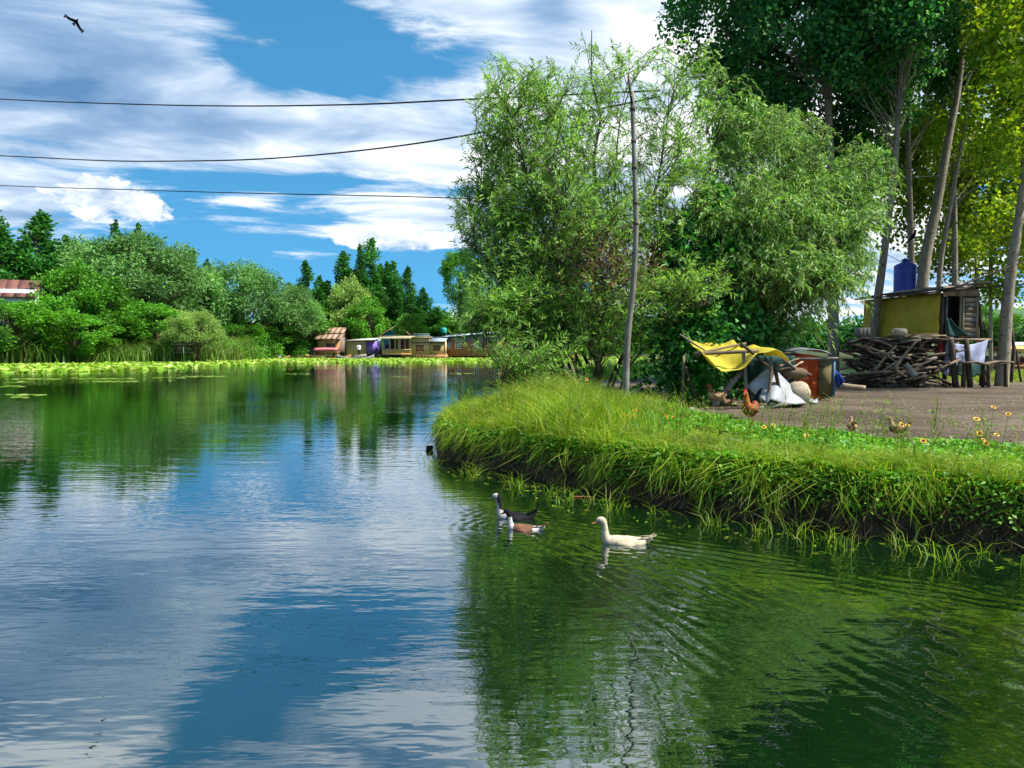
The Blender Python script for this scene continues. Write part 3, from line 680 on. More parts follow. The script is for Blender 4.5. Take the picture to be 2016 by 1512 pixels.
stA = [((bx, by, bz - .3), tipA(1165, 60, 18.3), (.12, 0, 0), .10), ((bx - .05, by, bz + .9), tipA(975, 110, 17.2), (-.15, 0, .3), .06),
       ((bx, by, bz + 1.2), tipA(1075, 110, 17.7), (-.1, -.2, .2), .05), ((bx, by, bz + 1.), tipA(1240, 80, 18.8), (.1, .1, 0), .055), ((bx + .1, by, bz + .6), tipA(1350, 80, 18.6), (.3, 0, .4), .055),
       ((bx - .4, by - .3, bz - .3), tipA(925, 300, 17.7), (-.25, 0, .6), .06), ((bx - .5, by - .4, bz - .3), tipA(905, 470, 17.3), (-.1, 0, .8), .05), ((bx - .6, by - .6, bz - .3), tipA(905, 650, 16.5), (.0, 0, .9), .045),
       ((bx - 1.2, by - 2.2, bz - .4), tipA(960, 760, 15.9), (0, 0, .25), .06), ((bx - .2, by - .5, bz - .3), tipA(1090, 300, 16.9), (-.2, 0, .2), .05), ((bx + .3, by + .5, bz - .3), tipA(1380, 350, 18.2), (.3, 0, .8), .05),
       ((bx + .4, by + .3, bz - .3), tipA(1330, 240, 19.6), (.3, 0, .5), .05), ((bx - .2, by + .6, bz - .3), tipA(1030, 250, 19.6), (-.2, 0, .5), .05), ((bx + .5, by - .2, bz - .3), tipA(1400, 600, 17.6), (0, 0, .8), .04),
       ((bx - .4, by, bz + .2), tipA(935, 200, 17.4), (-.3, 0, .6), .05), ((bx - .4, by + .3, bz + .2), tipA(905, 390, 18.4), (-.2, 0, .8), .05), ((bx - .4, by + .3, bz + .2), tipA(900, 600, 17.6), (-.1, 0, 1.), .045), ((bx - .5, by + .3, bz + .1), tipA(940, 690, 17.0), (-.1, 0, .7), .04), ((bx - .1, by + .3, bz + .6), tipA(1010, 160, 18.6), (-.2, 0, .4), .045),
       ((bx - .3, by + .4, bz - .3), tipA(1180, 200, 20.2), (0, .2, 0), .05), ((bx, by - .5, bz - .3), tipA(1190, 420, 17.1), (0, -.3, 0), .04)]
def pickA(C):
    X, Y = to_px(C); q = np.exp(-((X - 1190) / 70) ** 2 - ((Y - 515) / 60) ** 2) + .8 * np.exp(-((X - 1290) / 30) ** 2 - ((Y - 515) / 25) ** 2)
    return (np.random.RandomState(5).rand(len(C)) < q * .75).astype(int)
tA, nA = make_willow('large feathery grey-green willow at the tip of the island', (bx, by, bz), stA, 900, 6, .165, .030, OUT_A, rng, .12, .9, L_WIL, (.9, 2.0), (.45, .95), 18, pickA)
OUT_B = [(1340, 420), (1360, 330), (1350, 230), (1390, 120), (1430, 90), (1470, 180), (1480, 130), (1530, 190), (1560, 180), (1640, 230), (1690, 220), (1730, 260), (1790, 330), (1770, 420), (1730, 480), (1720, 560), (1760, 600), (1790, 650), (1720, 650), (1700, 720), (1660, 700), (1600, 690), (1540, 690), (1440, 690), (1400, 660), (1390, 520)]
cx_, cy_ = 6.6, 21.5; cz_ = float(gz(cx_, cy_))
stB = [((cx_, cy_, cz_ - .3), tipA(1480, 200, 20.5), (.2, 0, 0), .12), ((cx_, cy_, cz_ + .8), tipA(1620, 260, 21.5), (.3, 0, .5), .08), ((cx_, cy_, cz_ + .8), tipA(1400, 150, 20.2), (-.3, 0, .5), .08), ((cx_, cy_, cz_ + .5), tipA(1720, 330, 22), (.5, 0, 1.), .08),
       ((cx_, cy_, cz_ + .5), tipA(1550, 400, 19), (0, -.3, 1.), .06), ((cx_, cy_, cz_ + .5), tipA(1660, 480, 19.4), (.2, -.2, 1.2), .06), ((cx_, cy_, cz_ + .5), tipA(1450, 450, 19), (-.2, -.2, .8), .06), ((cx_, cy_, cz_ + .3), tipA(1600, 600, 18.6), (0, -.3, 1.6), .05),
       ((cx_, cy_, cz_ + .3), tipA(1700, 600, 20), (.3, 0, 1.8), .05), ((cx_, cy_, cz_ + .3), tipA(1500, 590, 18.6), (0, 0, 1.5), .05), ((cx_, cy_, cz_ + .8), tipA(1560, 230, 23), (.1, .3, .3), .07)]
tB, nB = make_willow('dense drooping willow behind the yellow-roofed coop', (cx_, cy_, cz_), stB, 900, 7, .17, .036, OUT_B, rng, .45, .55, L_WIL2, (.9, 1.9), (.45, .9), 16)
print('shoots', nA, nB)

# ---- broad-leaved saplings between the willows
def sapling(label, x, D, top, wpx, seed, nC=46, nl=95, m_=None, low=730):
    rng = np.random.RandomState(seed); p = P(x, top, D); b0 = float(gz(p.x, D)); t = thing('broadleaf_sapling', label, 'tree', (p.x, D, b0)); wd, lf = MB(), MB()
    H = p.z - b0; r = wpx / 2 * D / FPX; tr = trunk_line((0, 0, -.2), (.15, 0, H * .95), (.15, .1, 0), 7, rng); cs, rs = [], []
    for i in range(nC):
        z = rng.uniform(.06, .98) * H; k = math.sin(min(1, .25 + z / H * .85) * math.pi) ** .5 * rng.uniform(.3, 1.); a = rng.uniform(0, 6.283)
        cs.append(np.array((math.cos(a) * k * r, math.sin(a) * k * r, z))); rs.append((.48, .48, .5))
    clump_crown(rng, wd, lf, tr, cs, rs, nl, .15, .12, .0, .35, .025, flat=.5, fold=.15)
    wd.tube(tr, np.linspace(.07, .012, 7), 6); wd.build('trunk', B_WIL, t, True); lf.build('crown', m_ or L_BROAD, t); return t
sapling('dark green broad-leaved sapling right of the leaning pole', 1330, 19.2, 430, 150, 11)
sapling('taller broad-leaved sapling between the two willows', 1400, 19.6, 370, 170, 12, 52)
sapling('broad-leaved sapling low behind the coop', 1475, 20.4, 450, 160, 13)
sapling('short leafy sapling at the back of the coop', 1385, 18.4, 600, 170, 14, 30)

# ------------------------------------------------------------------ poplars on the island
def poplar(label, base, pts, r0, crowns, seed, m_=L_POP, nl=250, L=.17, Wd=.15, group='poplars standing on the island'):
    """pts: trunk points (px x, px y, depth) upward from the base; crowns: (px x, px y, depth, rx, ry, rz, clumps)"""
    rng = np.random.RandomState(seed); B = np.array(base); t = thing('poplar_tree', label, 'tree', base, 0, group)
    tr = crom([(0, 0, -.25)] + [np.array(P(*q)) - B for q in pts], 5); wd, lf = MB(), MB()
    wd.tube(tr, np.linspace(1, .18, len(tr)) ** .8 * r0 * .88, 10)
    for cx, cy, D, rx, ry, rz, n in crowns:
        c0 = np.array(P(cx, cy, D)) - B; cs = []
        for i in range(int(n * 1.25)):
            v = nrm(rng.normal(size=3)) * rng.uniform(.25, 1.) ** .5; cs.append(c0 + v * np.array((rx, ry, rz)))
        clump_crown(rng, wd, lf, tr, cs, [(.85, .85, .8)] * len(cs), nl, L, Wd, .0, .25, .03, limb_lo=.72, flat=.45, fold=.12, limbs=.35)
    tk = wd.build('trunk', B_POP, t, True); lf.build('crown', m_, t); return t
def gp(x, D):
    X = (x - 1008) / FPX * D; return (X, D, float(gz(X, D)))
poplar('pale-barked poplar standing between the willow tops', gp(1642, 28), [(1640, 560, 28), (1638, 400, 28), (1630, 200, 28), (1622, 40, 28), (1615, -250, 28)], .24, [(1560, 60, 30.6, 2.9, 2.2, 3.5, 46), (1420, 20, 29, 2.0, 2., 2.6, 26), (1590, -230, 28, 3., 3., 4., 40), (1590, 0, 26.6, 2.2, 1., 1.6, 16), (1630, 330, 30.5, 1.8, 1.5, 1.8, 20), (1480, 230, 28.5, 1.6, 1.4, 1.6, 16)], 31)
poplar('pale leaning poplar left of the blue tank', gp(1718, 28), [(1722, 640, 28), (1735, 540, 27.5), (1747, 450, 27), (1764, 300, 27), (1774, 110, 27), (1785, -250, 27)], .2, [(1740, 40, 29.8, 2.5, 2.0, 3.2, 34), (1760, -220, 28, 2.8, 2.8, 4., 32), (1770, 0, 26, 2.0, .9, 1.8, 16), (1690, 110, 26.4, 1.2, .8, 1.2, 8), (1700, 230, 29.6, 1.9, 1.4, 1.4, 16)], 32)
poplar('slim dark poplar just behind the blue tank', gp(1795, 30), [(1794, 520, 30), (1789, 330, 30), (1786, 100, 30), (1780, -200, 30)], .17, [(1850, 90, 32, 2.6, 2.2, 2.6, 24), (1850, -200, 31, 2.6, 2.4, 3.4, 22)], 33)
poplar('thick pale poplar leaning right above the shack roof', gp(1808, 29.5), [(1818, 540, 29.5), (1843, 410, 29.5), (1868, 270, 29.5), (1890, 150, 29.5), (1930, -200, 29.5)], .27, [(1900, 60, 31.5, 2.4, 2.0, 2.6, 22), (1940, -180, 30, 2.8, 2.6, 3.8, 26)], 34)
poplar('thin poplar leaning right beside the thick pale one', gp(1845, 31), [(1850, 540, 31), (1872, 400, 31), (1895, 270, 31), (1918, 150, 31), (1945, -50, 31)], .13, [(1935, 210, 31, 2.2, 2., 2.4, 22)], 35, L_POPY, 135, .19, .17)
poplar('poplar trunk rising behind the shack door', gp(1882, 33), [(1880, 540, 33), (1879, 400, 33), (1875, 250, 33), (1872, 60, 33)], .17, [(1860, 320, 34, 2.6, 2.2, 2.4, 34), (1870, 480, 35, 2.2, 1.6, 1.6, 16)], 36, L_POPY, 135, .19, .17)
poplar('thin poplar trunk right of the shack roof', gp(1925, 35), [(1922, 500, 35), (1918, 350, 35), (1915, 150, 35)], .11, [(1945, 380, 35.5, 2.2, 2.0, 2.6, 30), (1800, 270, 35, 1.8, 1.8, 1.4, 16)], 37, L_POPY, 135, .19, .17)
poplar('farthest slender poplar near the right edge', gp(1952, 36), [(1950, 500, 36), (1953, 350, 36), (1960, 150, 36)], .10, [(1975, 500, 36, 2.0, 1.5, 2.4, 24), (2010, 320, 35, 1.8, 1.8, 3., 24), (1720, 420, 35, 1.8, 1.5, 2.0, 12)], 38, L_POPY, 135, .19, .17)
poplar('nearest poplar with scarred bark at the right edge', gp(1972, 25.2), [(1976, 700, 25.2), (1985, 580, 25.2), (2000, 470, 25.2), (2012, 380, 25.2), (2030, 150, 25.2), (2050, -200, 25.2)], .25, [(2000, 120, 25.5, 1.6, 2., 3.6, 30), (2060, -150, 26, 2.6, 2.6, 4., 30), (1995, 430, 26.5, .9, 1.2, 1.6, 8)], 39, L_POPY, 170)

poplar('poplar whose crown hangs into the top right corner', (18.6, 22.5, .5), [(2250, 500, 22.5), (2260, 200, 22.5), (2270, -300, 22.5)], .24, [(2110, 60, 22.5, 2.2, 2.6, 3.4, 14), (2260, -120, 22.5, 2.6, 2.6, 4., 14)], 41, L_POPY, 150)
# ------------------------------------------------------------------ plants of the island bank
rng = np.random.RandomState(101)
def sample(n, x0, x1, y0, y1, cond):
    out = []; c = 0
    while c < n:
        x = rng.uniform(x0, x1, n * 2); y = rng.uniform(y0, y1, n * 2)
        # nearer ground is seen larger: keep more of it
        k = rng.rand(n * 2) < np.clip((9.5 / np.maximum(y, 1)) ** 1.5, 0, 1)
        x, y = x[k], y[k]; q = cond(x, y); x, y = x[q], y[q]; out.append(np.stack([x, y], 1)); c += len(x)
    return np.concatenate(out)[:n]
def inview(x, y): return (np.abs(x) < .72 * y + 1.0)
def green(x, y): return (isl_d(x, y) > .15) & (rng.rand(len(x)) > dirt_mask(x, y) * .995) & inview(x, y)
def ground(p, dz=0.): return np.column_stack([p, gz(p[:, 0], p[:, 1]) + dz])
def updir(n, lean=.35): return nrm(np.column_stack([rng.normal(size=(n, 2)) * lean, np.ones(n)]))
# low broad-leaved ground cover
b = MB(); p = sample(40000, -1.3, 9, 5, 19, lambda x, y: green(x, y) & (fbm(x * 1.1, y * 1.1, 3, 33) + .10 * np.clip(x - .5, -1.5, 1.5) > .43 + .1 * rng.rand(len(x))))
n = len(p); C = ground(p); hcl = .03 + .14 * fbm(p[:, 0] * 2.2, p[:, 1] * 2.2, 2, 44) * rng.rand(n) ** .5; C[:, 2] += hcl
D = np.column_stack([rng.normal(size=(n, 2)), rng.uniform(-.25, .75, n)]); b.leaves(C, D, rng.uniform(.045, .10, n), rng.uniform(.035, .075, n), rng, .75, .12)
tag(b.build('ground_cover', L_COVER), 'bright green low leafy ground cover on the bank', None, None, 'stuff')
# short grass
b = MB(); p = sample(30000, -1.4, 9, 5, 20, lambda x, y: green(x, y) & (rng.rand(len(x)) < .25 + 1.1 * (1 - fbm(x * 1.1, y * 1.1, 3, 33)) * (isl_d(x, y) < 1.5)))
n = len(p); ed = np.exp(-(isl_d(p[:, 0], p[:, 1]) / .5) ** 2)
b.blades(ground(p, -.01), updir(n, .4), rng.uniform(.05, .24, n) * (1 + .6 * ed) * (.45 + 1.1 * fbm(p[:, 0] * 1.7, p[:, 1] * 1.7, 2, 88)), rng.uniform(.006, .015, n), rng, .45)
tag(b.build('grass', L_GRASS), 'short yellow-green grass along the bank', None, None, 'stuff')
# tall grass on the mound by the pole and in tufts along the edge
b = MB(); p = sample(11500, -1.3, 2.7, 10, 19, lambda x, y: green(x, y) & (rng.rand(len(x)) < np.exp(-((x - .8) / 1.5) ** 2 - ((y - 13.6) / 3.) ** 2) + .05))
n = len(p); hh = .30 + .42 * np.exp(-((p[:, 0] - .8) / 1.1) ** 2 - ((p[:, 1] - 13.5) / 2.6) ** 2)
b.blades(ground(p, -.02), updir(n, .28), hh * rng.uniform(.4, 1.2, n) * (.4 + 1.2 * fbm(p[:, 0] * 1.6, p[:, 1] * 1.6, 2, 89)), rng.uniform(.007, .016, n), rng, .35)
p = np.column_stack([rng.normal(1.9, .55, 2600), rng.normal(14.3, .8, 2600)]); p = p[isl_d(p[:, 0], p[:, 1]) > .2]; n = len(p); b.blades(ground(p, -.02), updir(n, .25), rng.uniform(.25, .62, n), rng.uniform(.008, .016, n), rng, .35)
tuft = sample(170, -1.2, 8, 5.2, 15, lambda x, y: green(x, y) & (isl_d(x, y) < .9))
for q in tuft:
    m_ = 46; pp = q + rng.normal(size=(m_, 2)) * .05
    b.blades(ground(pp, -.02), updir(m_, .30), rng.uniform(.18, .46, m_), .007, rng, .4)
tag(b.build('tall_grass', L_TALL), 'tall yellowing grass around the foot of the pole', None, None, 'stuff')
# upright clumps along the edge and a dark green stand below the pole
b = MB(); p = sample(9500, -1.2, 9, 5, 15, lambda x, y: (isl_d(x, y) > .12) & (isl_d(x, y) < 1.3) & inview(x, y) & (rng.rand(len(x)) < 1.6 * fbm(x * 1.9, y * 1.9, 2, 92) - .2) & (dirt_mask(x, y) < .4)); n = len(p)
b.blades(ground(p, -.02), updir(n, .33), rng.uniform(.14, .42, n) * (.4 + 1.1 * fbm(p[:, 0] * 1.3, p[:, 1] * 1.3, 2, 93)), rng.uniform(.007, .013, n), rng, .5)
p = np.column_stack([rng.normal(.95, .42, 2400), rng.normal(11.0, .55, 2400)]); p = p[isl_d(p[:, 0], p[:, 1]) > .1]; n = len(p); b.blades(ground(p, -.02), updir(n, .16), rng.uniform(.3, .75, n), rng.uniform(.008, .014, n), rng, .3)
p = np.column_stack([rng.normal(-.75, .3, 900), rng.normal(13.5, .5, 900)]); p = p[isl_d(p[:, 0], p[:, 1]) > .1]; n = len(p); b.blades(ground(p, -.02), updir(n, .2), rng.uniform(.2, .55, n), rng.uniform(.008, .014, n), rng, .35)
tag(b.build('bank_grass', L_GRASS), 'upright grass clumps along the bank edge', None, None, 'stuff')
# grass and dead roots hanging over the eroded edge
def edge_pts(n, lo, hi):
    p = sample(n, -1.6, 9, 4.8, 16, lambda x, y: (isl_d(x, y) > lo) & (isl_d(x, y) < hi) & inview(x, y))
    e = .03; nx_ = isl_d(p[:, 0] + e, p[:, 1]) - isl_d(p[:, 0] - e, p[:, 1]); ny_ = isl_d(p[:, 0], p[:, 1] + e) - isl_d(p[:, 0], p[:, 1] - e)
    return p, -nrm(np.stack([nx_, ny_], 1))
b = MB(); p, o = edge_pts(1900, .10, .30); n = len(p)
b.blades(ground(p, -.01), nrm(np.column_stack([o * .35 + rng.normal(size=(n, 2)) * .9, rng.uniform(-.5, 1.0, n)])), rng.uniform(.14, .44, n) * (.2 + 1.5 * fbm(p[:, 0] * 1.4, p[:, 1] * 1.4, 2, 90)), rng.uniform(.006, .013, n), rng, .8)
cl, oc = edge_pts(95, .06, .20)
for q, oo in zip(cl, oc):
    m_ = rng.randint(10, 38); pp = q + rng.normal(size=(m_, 2)) * .07; C = np.column_stack([pp + oo * rng.uniform(.02, .10), np.full(m_, float(gz(q[0], q[1])) + .06) + rng.normal(size=m_) * .04])
    b.blades(C, nrm(np.column_stack([oo * .30 + rng.normal(size=(m_, 2)) * .28, rng.uniform(-1.2, -.35, m_)])), rng.uniform(.10, .42, m_), rng.uniform(.006, .013, m_), rng, .22)
tag(b.build('overhanging_grass', L_GRASS), 'grass blades arching over the bank edge to the water', None, None, 'stuff')
b = MB(); p, o = edge_pts(2100, .02, .19); n = len(p); C = ground(p, .02)
b.blades(C, nrm(np.column_stack([o * .35 + rng.normal(size=(n, 2)) * .55, -rng.uniform(.5, 1.2, n)])), rng.uniform(.08, .34, n), rng.uniform(.006, .014, n), rng, .45)
tag(b.build('hanging_roots', L_ROOT), 'brown dead roots and stems hanging down the bank face', None, None, 'stuff')
# leafy fringe on the upper bank face
b = MB(); p, o = edge_pts(6500, .06, .24); n = len(p); C = ground(p, .02); C[:, :2] += o * rng.uniform(0, .10, n)[:, None]; C[:, 2] += rng.uniform(-.05, .06, n)
b.leaves(C, np.column_stack([o + rng.normal(size=(n, 2)) * .7, rng.uniform(-.7, .5, n)]), rng.uniform(.03, .07, n), rng.uniform(.022, .045, n), rng, .6, .12)
tag(b.build('bank_fringe', L_COVER), 'leafy fringe spilling over the bank edge', None, None, 'stuff')
# blades standing in the shallow water
b = MB(); p, _ = edge_pts(70, -.75, -.18)
for q in p:
    m_ = rng.randint(3, 14); pp = q + rng.normal(size=(m_, 2)) * .05; C = np.column_stack([pp, np.full(m_, -.05)])
    b.blades(C, updir(m_, .45), rng.uniform(.12, .40, m_), .008, rng, .35)
m_ = 160; p2_, _ = edge_pts(m_, -.9, -.1); C = np.column_stack([p2_, np.full(m_, .006)])
b.leaves(C, np.column_stack([rng.normal(size=(m_, 2)), np.zeros(m_)]), .09, .02, rng, 1., 0.)
tag(b.build('water_grass', L_GRASS), 'thin grass blades standing in the shallow water', None, None, 'stuff')
# wispy flowering weeds
b = MB(); p = sample(210, -1.2, 8, 6, 15, lambda x, y: green(x, y) & (isl_d(x, y) < 2.6))
for q in p:
    g0 = ground(q[None])[0]; hgt = rng.uniform(.30, .72); d = updir(1, .18)[0]; top = g0 + d * hgt; k = 7
    b.twigs([g0, g0 + d * hgt * .5], [g0 + d * hgt * .5, top], .004, .002)
    u = rng.uniform(.4, 1., k)[:, None]; s0 = g0 + d * hgt * u; s1 = s0 + nrm(rng.normal(size=(k, 3)) * .6 + np.array((0, 0, .9))) * rng.uniform(.06, .17, k)[:, None]
    b.twigs(s0, s1, .002, .0012)
    C = np.concatenate([s1, s1, s0]); b.leaves(C, rng.normal(size=C.shape) + np.array((0, 0, .5)), .030, .010, rng, .3)
tag(b.build('wispy_weeds', L_TALL), 'thin branching weeds rising above the bank grass', None, None, 'stuff')
# litter on the yard
b = MB(); p = sample(3400, 2.8, 22, 9, 27, lambda x, y: (dirt_mask(x, y) > .3) & inview(x, y)); n = len(p)
b.leaves(ground(p, .012), np.column_stack([rng.normal(size=(n, 2)), rng.uniform(-.05, .15, n)]), rng.uniform(.03, .11, n), rng.uniform(.015, .05, n), rng, .95, .1)
tag(b.build('leaf_litter', L_LIT), 'dry leaves and chips scattered over the yard', None, None, 'stuff')
# sparse grass beyond the yard at the right
b = MB(); X = rng.uniform(16, 32, 9000); Y = rng.uniform(27, 38, 9000); C = np.column_stack([X, Y, gz(X, Y) - .02]); b.blades(C, updir(9000, .4), rng.uniform(.12, .45, 9000), .02, rng, .4)
tag(b.build('back_grass', L_GRASS), 'grass behind the shack at the right edge', None, None, 'stuff')

# ------------------------------------------------------------------ lily pads and reeds of the far shore
def discs(b, C, r, tilt, n=6):
    k = len(C); N = nrm(np.column_stack([rng.normal(size=(k, 2)) * tilt[:, None], np.ones(k)])); u = nrm(np.cross(N, np.array((.2, 1., .1)))); v = np.cross(N, u)
    a0 = rng.uniform(0, 6.28, k); V = np.stack([C + r[:, None] * (np.cos(a0 + j * 6.283 / n)[:, None] * u + np.sin(a0 + j * 6.283 / n)[:, None] * v) for j in range(n)], 1)
    b.add(V.reshape(-1, 3), np.arange(k)[:, None] * n + np.arange(n))
front = [G(x, y) for x, y in ((-260, 737), (0, 734), (150, 733), (300, 728), (420, 721), (520, 716), (700, 714.6), (860, 714), (1010, 713.6), (1150, 713.6))]
LILY = np.array([(q.x, q.y) for q in front] + [(24, 124.5), (10, 122.5), (-5, 119.5), (-20, 118.5), (-31, 117.5), (-35.5, 112.5), (-36, 100), (-36.5, 88.5), (-45, 79.5), (-59, 72.5), (-90, 66.5)])
b = MB(); pts = []
while sum(len(q) for q in pts) < 42000:
    x = rng.uniform(-75, 24, 60000); y = rng.uniform(50, 124, 60000); dd = poly_sd(x, y, LILY)
    q = (dd > -.3 + 1.2 * (fbm(x * .45, y * .16, 3, 61) - .45)) & (rng.rand(60000) < (60 / y) ** 1.2); pts.append(np.stack([x[q], y[q]], 1))
p = np.concatenate(pts)[:42000]; n = len(p); raised = rng.rand(n) < .55
C = np.column_stack([p, np.where(raised, rng.uniform(.02, .16, n), .008 + .004 * rng.rand(n))])
discs(b, C, rng.uniform(.10, .24, n), np.where(raised, .55, .015))
tag(b.build('lily_pads', L_PAD), 'yellow-green carpet of lily pads along the far shore', None, None, 'stuff')
b = MB()
for px0, px1, py, cnt in ((10, 118, 746, 60), (15, 60, 752, 14), (185, 268, 751, 55), (140, 262, 745, 50), (300, 365, 743, 30), (360, 445, 741, 50), (0, 48, 760, 14), (12, 85, 777, 24), (20, 55, 782, 8), (560, 610, 736, 12), (770, 800, 742, 8), (880, 935, 735, 14)):
    xs_ = rng.uniform(px0, px1, cnt); q = np.array([tuple(G(a, py + rng.normal() * .9, .008)) for a in xs_]); discs(b, q, rng.uniform(.10, .19, cnt), np.full(cnt, .015))
tag(b.build('floating_pads', L_PAD), 'thin streaks of loose pads floating off the left shore', None, None, 'stuff')
b = MB(); n = 11000; f = crom([(a, c, 0) for a, c in FSH[:6]], 20); k = rng.randint(0, len(f), n); w_ = (f[k, 0] > -75)
C = np.column_stack([f[k, 0] + rng.normal(size=n) * 1.2, f[k, 1] + rng.uniform(-.8, 4.5, n), np.full(n, .0)])
hgt = (1.5 + 3.4 * fbm(C[:, 0] * .22, C[:, 1] * .2, 3, 71)) * rng.uniform(.6, 1.15, n)
b.blades(C, updir(n, .14), hgt, rng.uniform(.07, .15, n), rng, .35)
tag(b.build('reeds', L_REED), 'pale green reeds behind the lily pads at the left', None, None, 'stuff')
# low bushes that close the foot of the far trees
b = MB(); f = crom([(a, c, 0) for a, c in FSH[:12]], 14)
for q in f[::1]:
    for j in range(2):
        c = np.array((q[0] + rng.normal() * 1., q[1] + rng.uniform(4.0, 8), .3)); n = 150; r = rng.uniform(1., 1.9)
        if -31 < c[0] < 9 and c[1] < 124: c[1] += 7
        v = nrm(rng.normal(size=(n, 3))); v[:, 2] = np.abs(v[:, 2]); b.leaves(c + v * rng.uniform(.5, 1, n)[:, None] * np.array((r, r, r * 1.35)), v + rng.normal(size=(n, 3)) * .5, .40, .26, rng, .3)
tag(b.build('undergrowth', L_FBRD), 'dark undergrowth at the foot of the far trees', None, None, 'stuff')
# ------------------------------------------------------------------ helpers for built things
def part(b, name, mats, t, smooth=False, label=None):
    """build a mesh given in world coordinates as a child of t (t unrotated or a part of an unrotated thing)"""
    r = t; o = np.zeros(3)
    while r is not None: o = o + np.array(r.location); r = r.parent
    b.V = [v - o for v in b.V]; ob = b.build(name, mats, t, smooth)
    if label: ob['label'] = label
    return ob
def WX(x, D): return (x - 1008) / FPX * D
def ZY(y, D): return P(1008, y, D).z
def pbox(b, x0, x1, y0, y1, D, depth):
    """box whose front face covers the photo rectangle at depth D"""
    X0, X1, Z0, Z1 = WX(x0, D), WX(x1, D), ZY(y1, D), ZY(y0, D)
    return b.box(((X0 + X1) / 2, D + depth / 2, (Z0 + Z1) / 2), (X1 - X0, depth, Z1 - Z0))
def window(t, x0, x1, y0, y1, D, cols, rows, fm, bar=.07):
    X0, X1, Z0, Z1 = WX(x0, D), WX(x1, D), ZY(y1, D), ZY(y0, D); b = MB(); Y = D - .05
    for c in range(cols + 1):
        X = X0 + (X1 - X0) * c / cols; b.box((X, Y, (Z0 + Z1) / 2), (bar, .10, Z1 - Z0))
    for r in range(rows + 1):
        Z = Z0 + (Z1 - Z0) * r / rows; b.box(((X0 + X1) / 2, Y - .004, Z), (X1 - X0 + bar, .10, bar))
    w_ = part(b, 'window', fm, t); g = MB().box(((X0 + X1) / 2, D - .035, (Z0 + Z1) / 2), (X1 - X0, .03, Z1 - Z0)); part(g, 'pane', GLASS, w_); return w_
def slab(pts, th):
    """thick sheet through four corner points (in order round)"""
    p = np.array([tuple(q) for q in pts], float); return MB().sheet(np.array([[p[0], p[1]], [p[3], p[2]]]), th)

# ------------------------------------------------------------------ brown cabin
D = 119.; t = thing('wooden_cabin', 'brown wooden cabin with a rusty roof left of the tan shed', 'cabin', (WX(648, D), D + 4, ZY(705, D)))
b = MB(); pbox(b, 626, 669, 665, 703, D, .12); part(b, 'front_wall', ORNB, t)
X = WX(669, D); zb, zt = ZY(703, D), ZY(664, D)
b = MB().box((X - .06, D + 4.06, (zb + zt) / 2), (.12, 7.9, zt - zb)); part(b, 'side_wall', GREYB, t)
b = MB().box((WX(626, D) + .06, D + 4.06, (zb + zt) / 2), (.12, 7.9, zt - zb)); part(b, 'side_wall', GREYB, t)
b = MB(); pbox(b, 624, 671, 703, 706, D + .3, 7.4); part(b, 'base', WOODD, t)
xl, xr = WX(620, D), WX(673, D); ze, zr = ZY(667.5, D - .5), ZY(645, D + 4)
for k in range(5):
    f0, f1 = k / 5, (k + 1) / 5; XA, XB = xl + (xr - xl) * f0 + .02, xl + (xr - xl) * f1 - .02; o = .03 * (k % 2)
    zm = ze + (zr - ze) * .45
    part(slab([(XA, D - .5, ze + o), (XB, D - .5, ze + o), (XB, D + 1.7, zm + o), (XA, D + 1.7, zm + o)], .05), 'roof_sheet', RUST, t)
    part(slab([(XA, D + 1.5, zm + .1 + o), (XB, D + 1.5, zm + .1 + o), (XB, D + 4.1, zr + o), (XA, D + 4.1, zr + o)], .05), 'roof_sheet', RUST, t)
    part(slab([(XA, D + 4.12, zr + o), (XB, D + 4.12, zr + o), (XB, D + 8.6, ze + o), (XA, D + 8.6, ze + o)], .05), 'roof_sheet', RUST, t)
b = MB(); z0 = zt; b.add([(X - .02, D, z0), (X - .02, D + 8, z0), (X - .02, D + 4, zr - .1), (X - .14, D, z0), (X - .14, D + 8, z0), (X - .14, D + 4, zr - .1)], [(0, 1, 2), (5, 4, 3)], [(0, 2, 5, 3), (2, 1, 4, 5), (1, 0, 3, 4)]); part(b, 'gable', GREYB, t)
window(t, 643, 659, 676, 689, D, 3, 1, BROWNB, .09)
# grey paling left of it
t = thing('paling_fence', 'grey paling of upright boards left of the brown cabin', 'fence', (WX(600, 120), 120, .3)); rr = random.Random(4)
for k in range(17):
    x = 576 + k * 3.0; h = 681 + rr.uniform(-3, 4); b = MB(); pbox(b, x, x + 2.5, h, 707, 120 + rr.uniform(0, .06), .05); part(b, 'board', [WOODG, GREYB][k % 2], t)
b = MB(); pbox(b, 574, 627, 690, 692, 120.12, .06); part(b, 'rail', WOODG, t)
# ------------------------------------------------------------------ tan shed and purple shed
D = 117.; t = thing('tan_shed', 'flat-roofed tan shed between the brown cabin and the purple wall', 'shed', (WX(702, D), D, ZY(699, D)))
b = MB(); pbox(b, 683, 721, 672, 699, D, 4.); part(b, 'wall', TANL, t)
for x in (683, 695.5, 708.5, 720.5): b = MB(); pbox(b, x - .4, x + .4, 672, 699, D - .04, .05); part(b, 'batten', TAN, t)
za, zb2 = ZY(672, D), ZY(667.5, D)
part(slab([(WX(681, D), D - .5, za + .06), (WX(741, D), D - .5, za + .28), (WX(741, D), D + 4.5, zb2 + .25), (WX(681, D), D + 4.5, zb2)], .08), 'roof', ROOFL, t)
b = MB(); pbox(b, 684, 720, 699, 701, D + .1, 3.6); part(b, 'base', WOODG, t)
for x in (686, 700, 716): b = MB(); pbox(b, x, x + 1.2, 701, 709, D + .2, .15); part(b, 'stilt', WOODD, t)
D = 117.3; t = thing('purple_shed', 'small shed with a bright purple wall beside the carved houseboat', 'shed', (WX(731, D), D, ZY(697, D)))
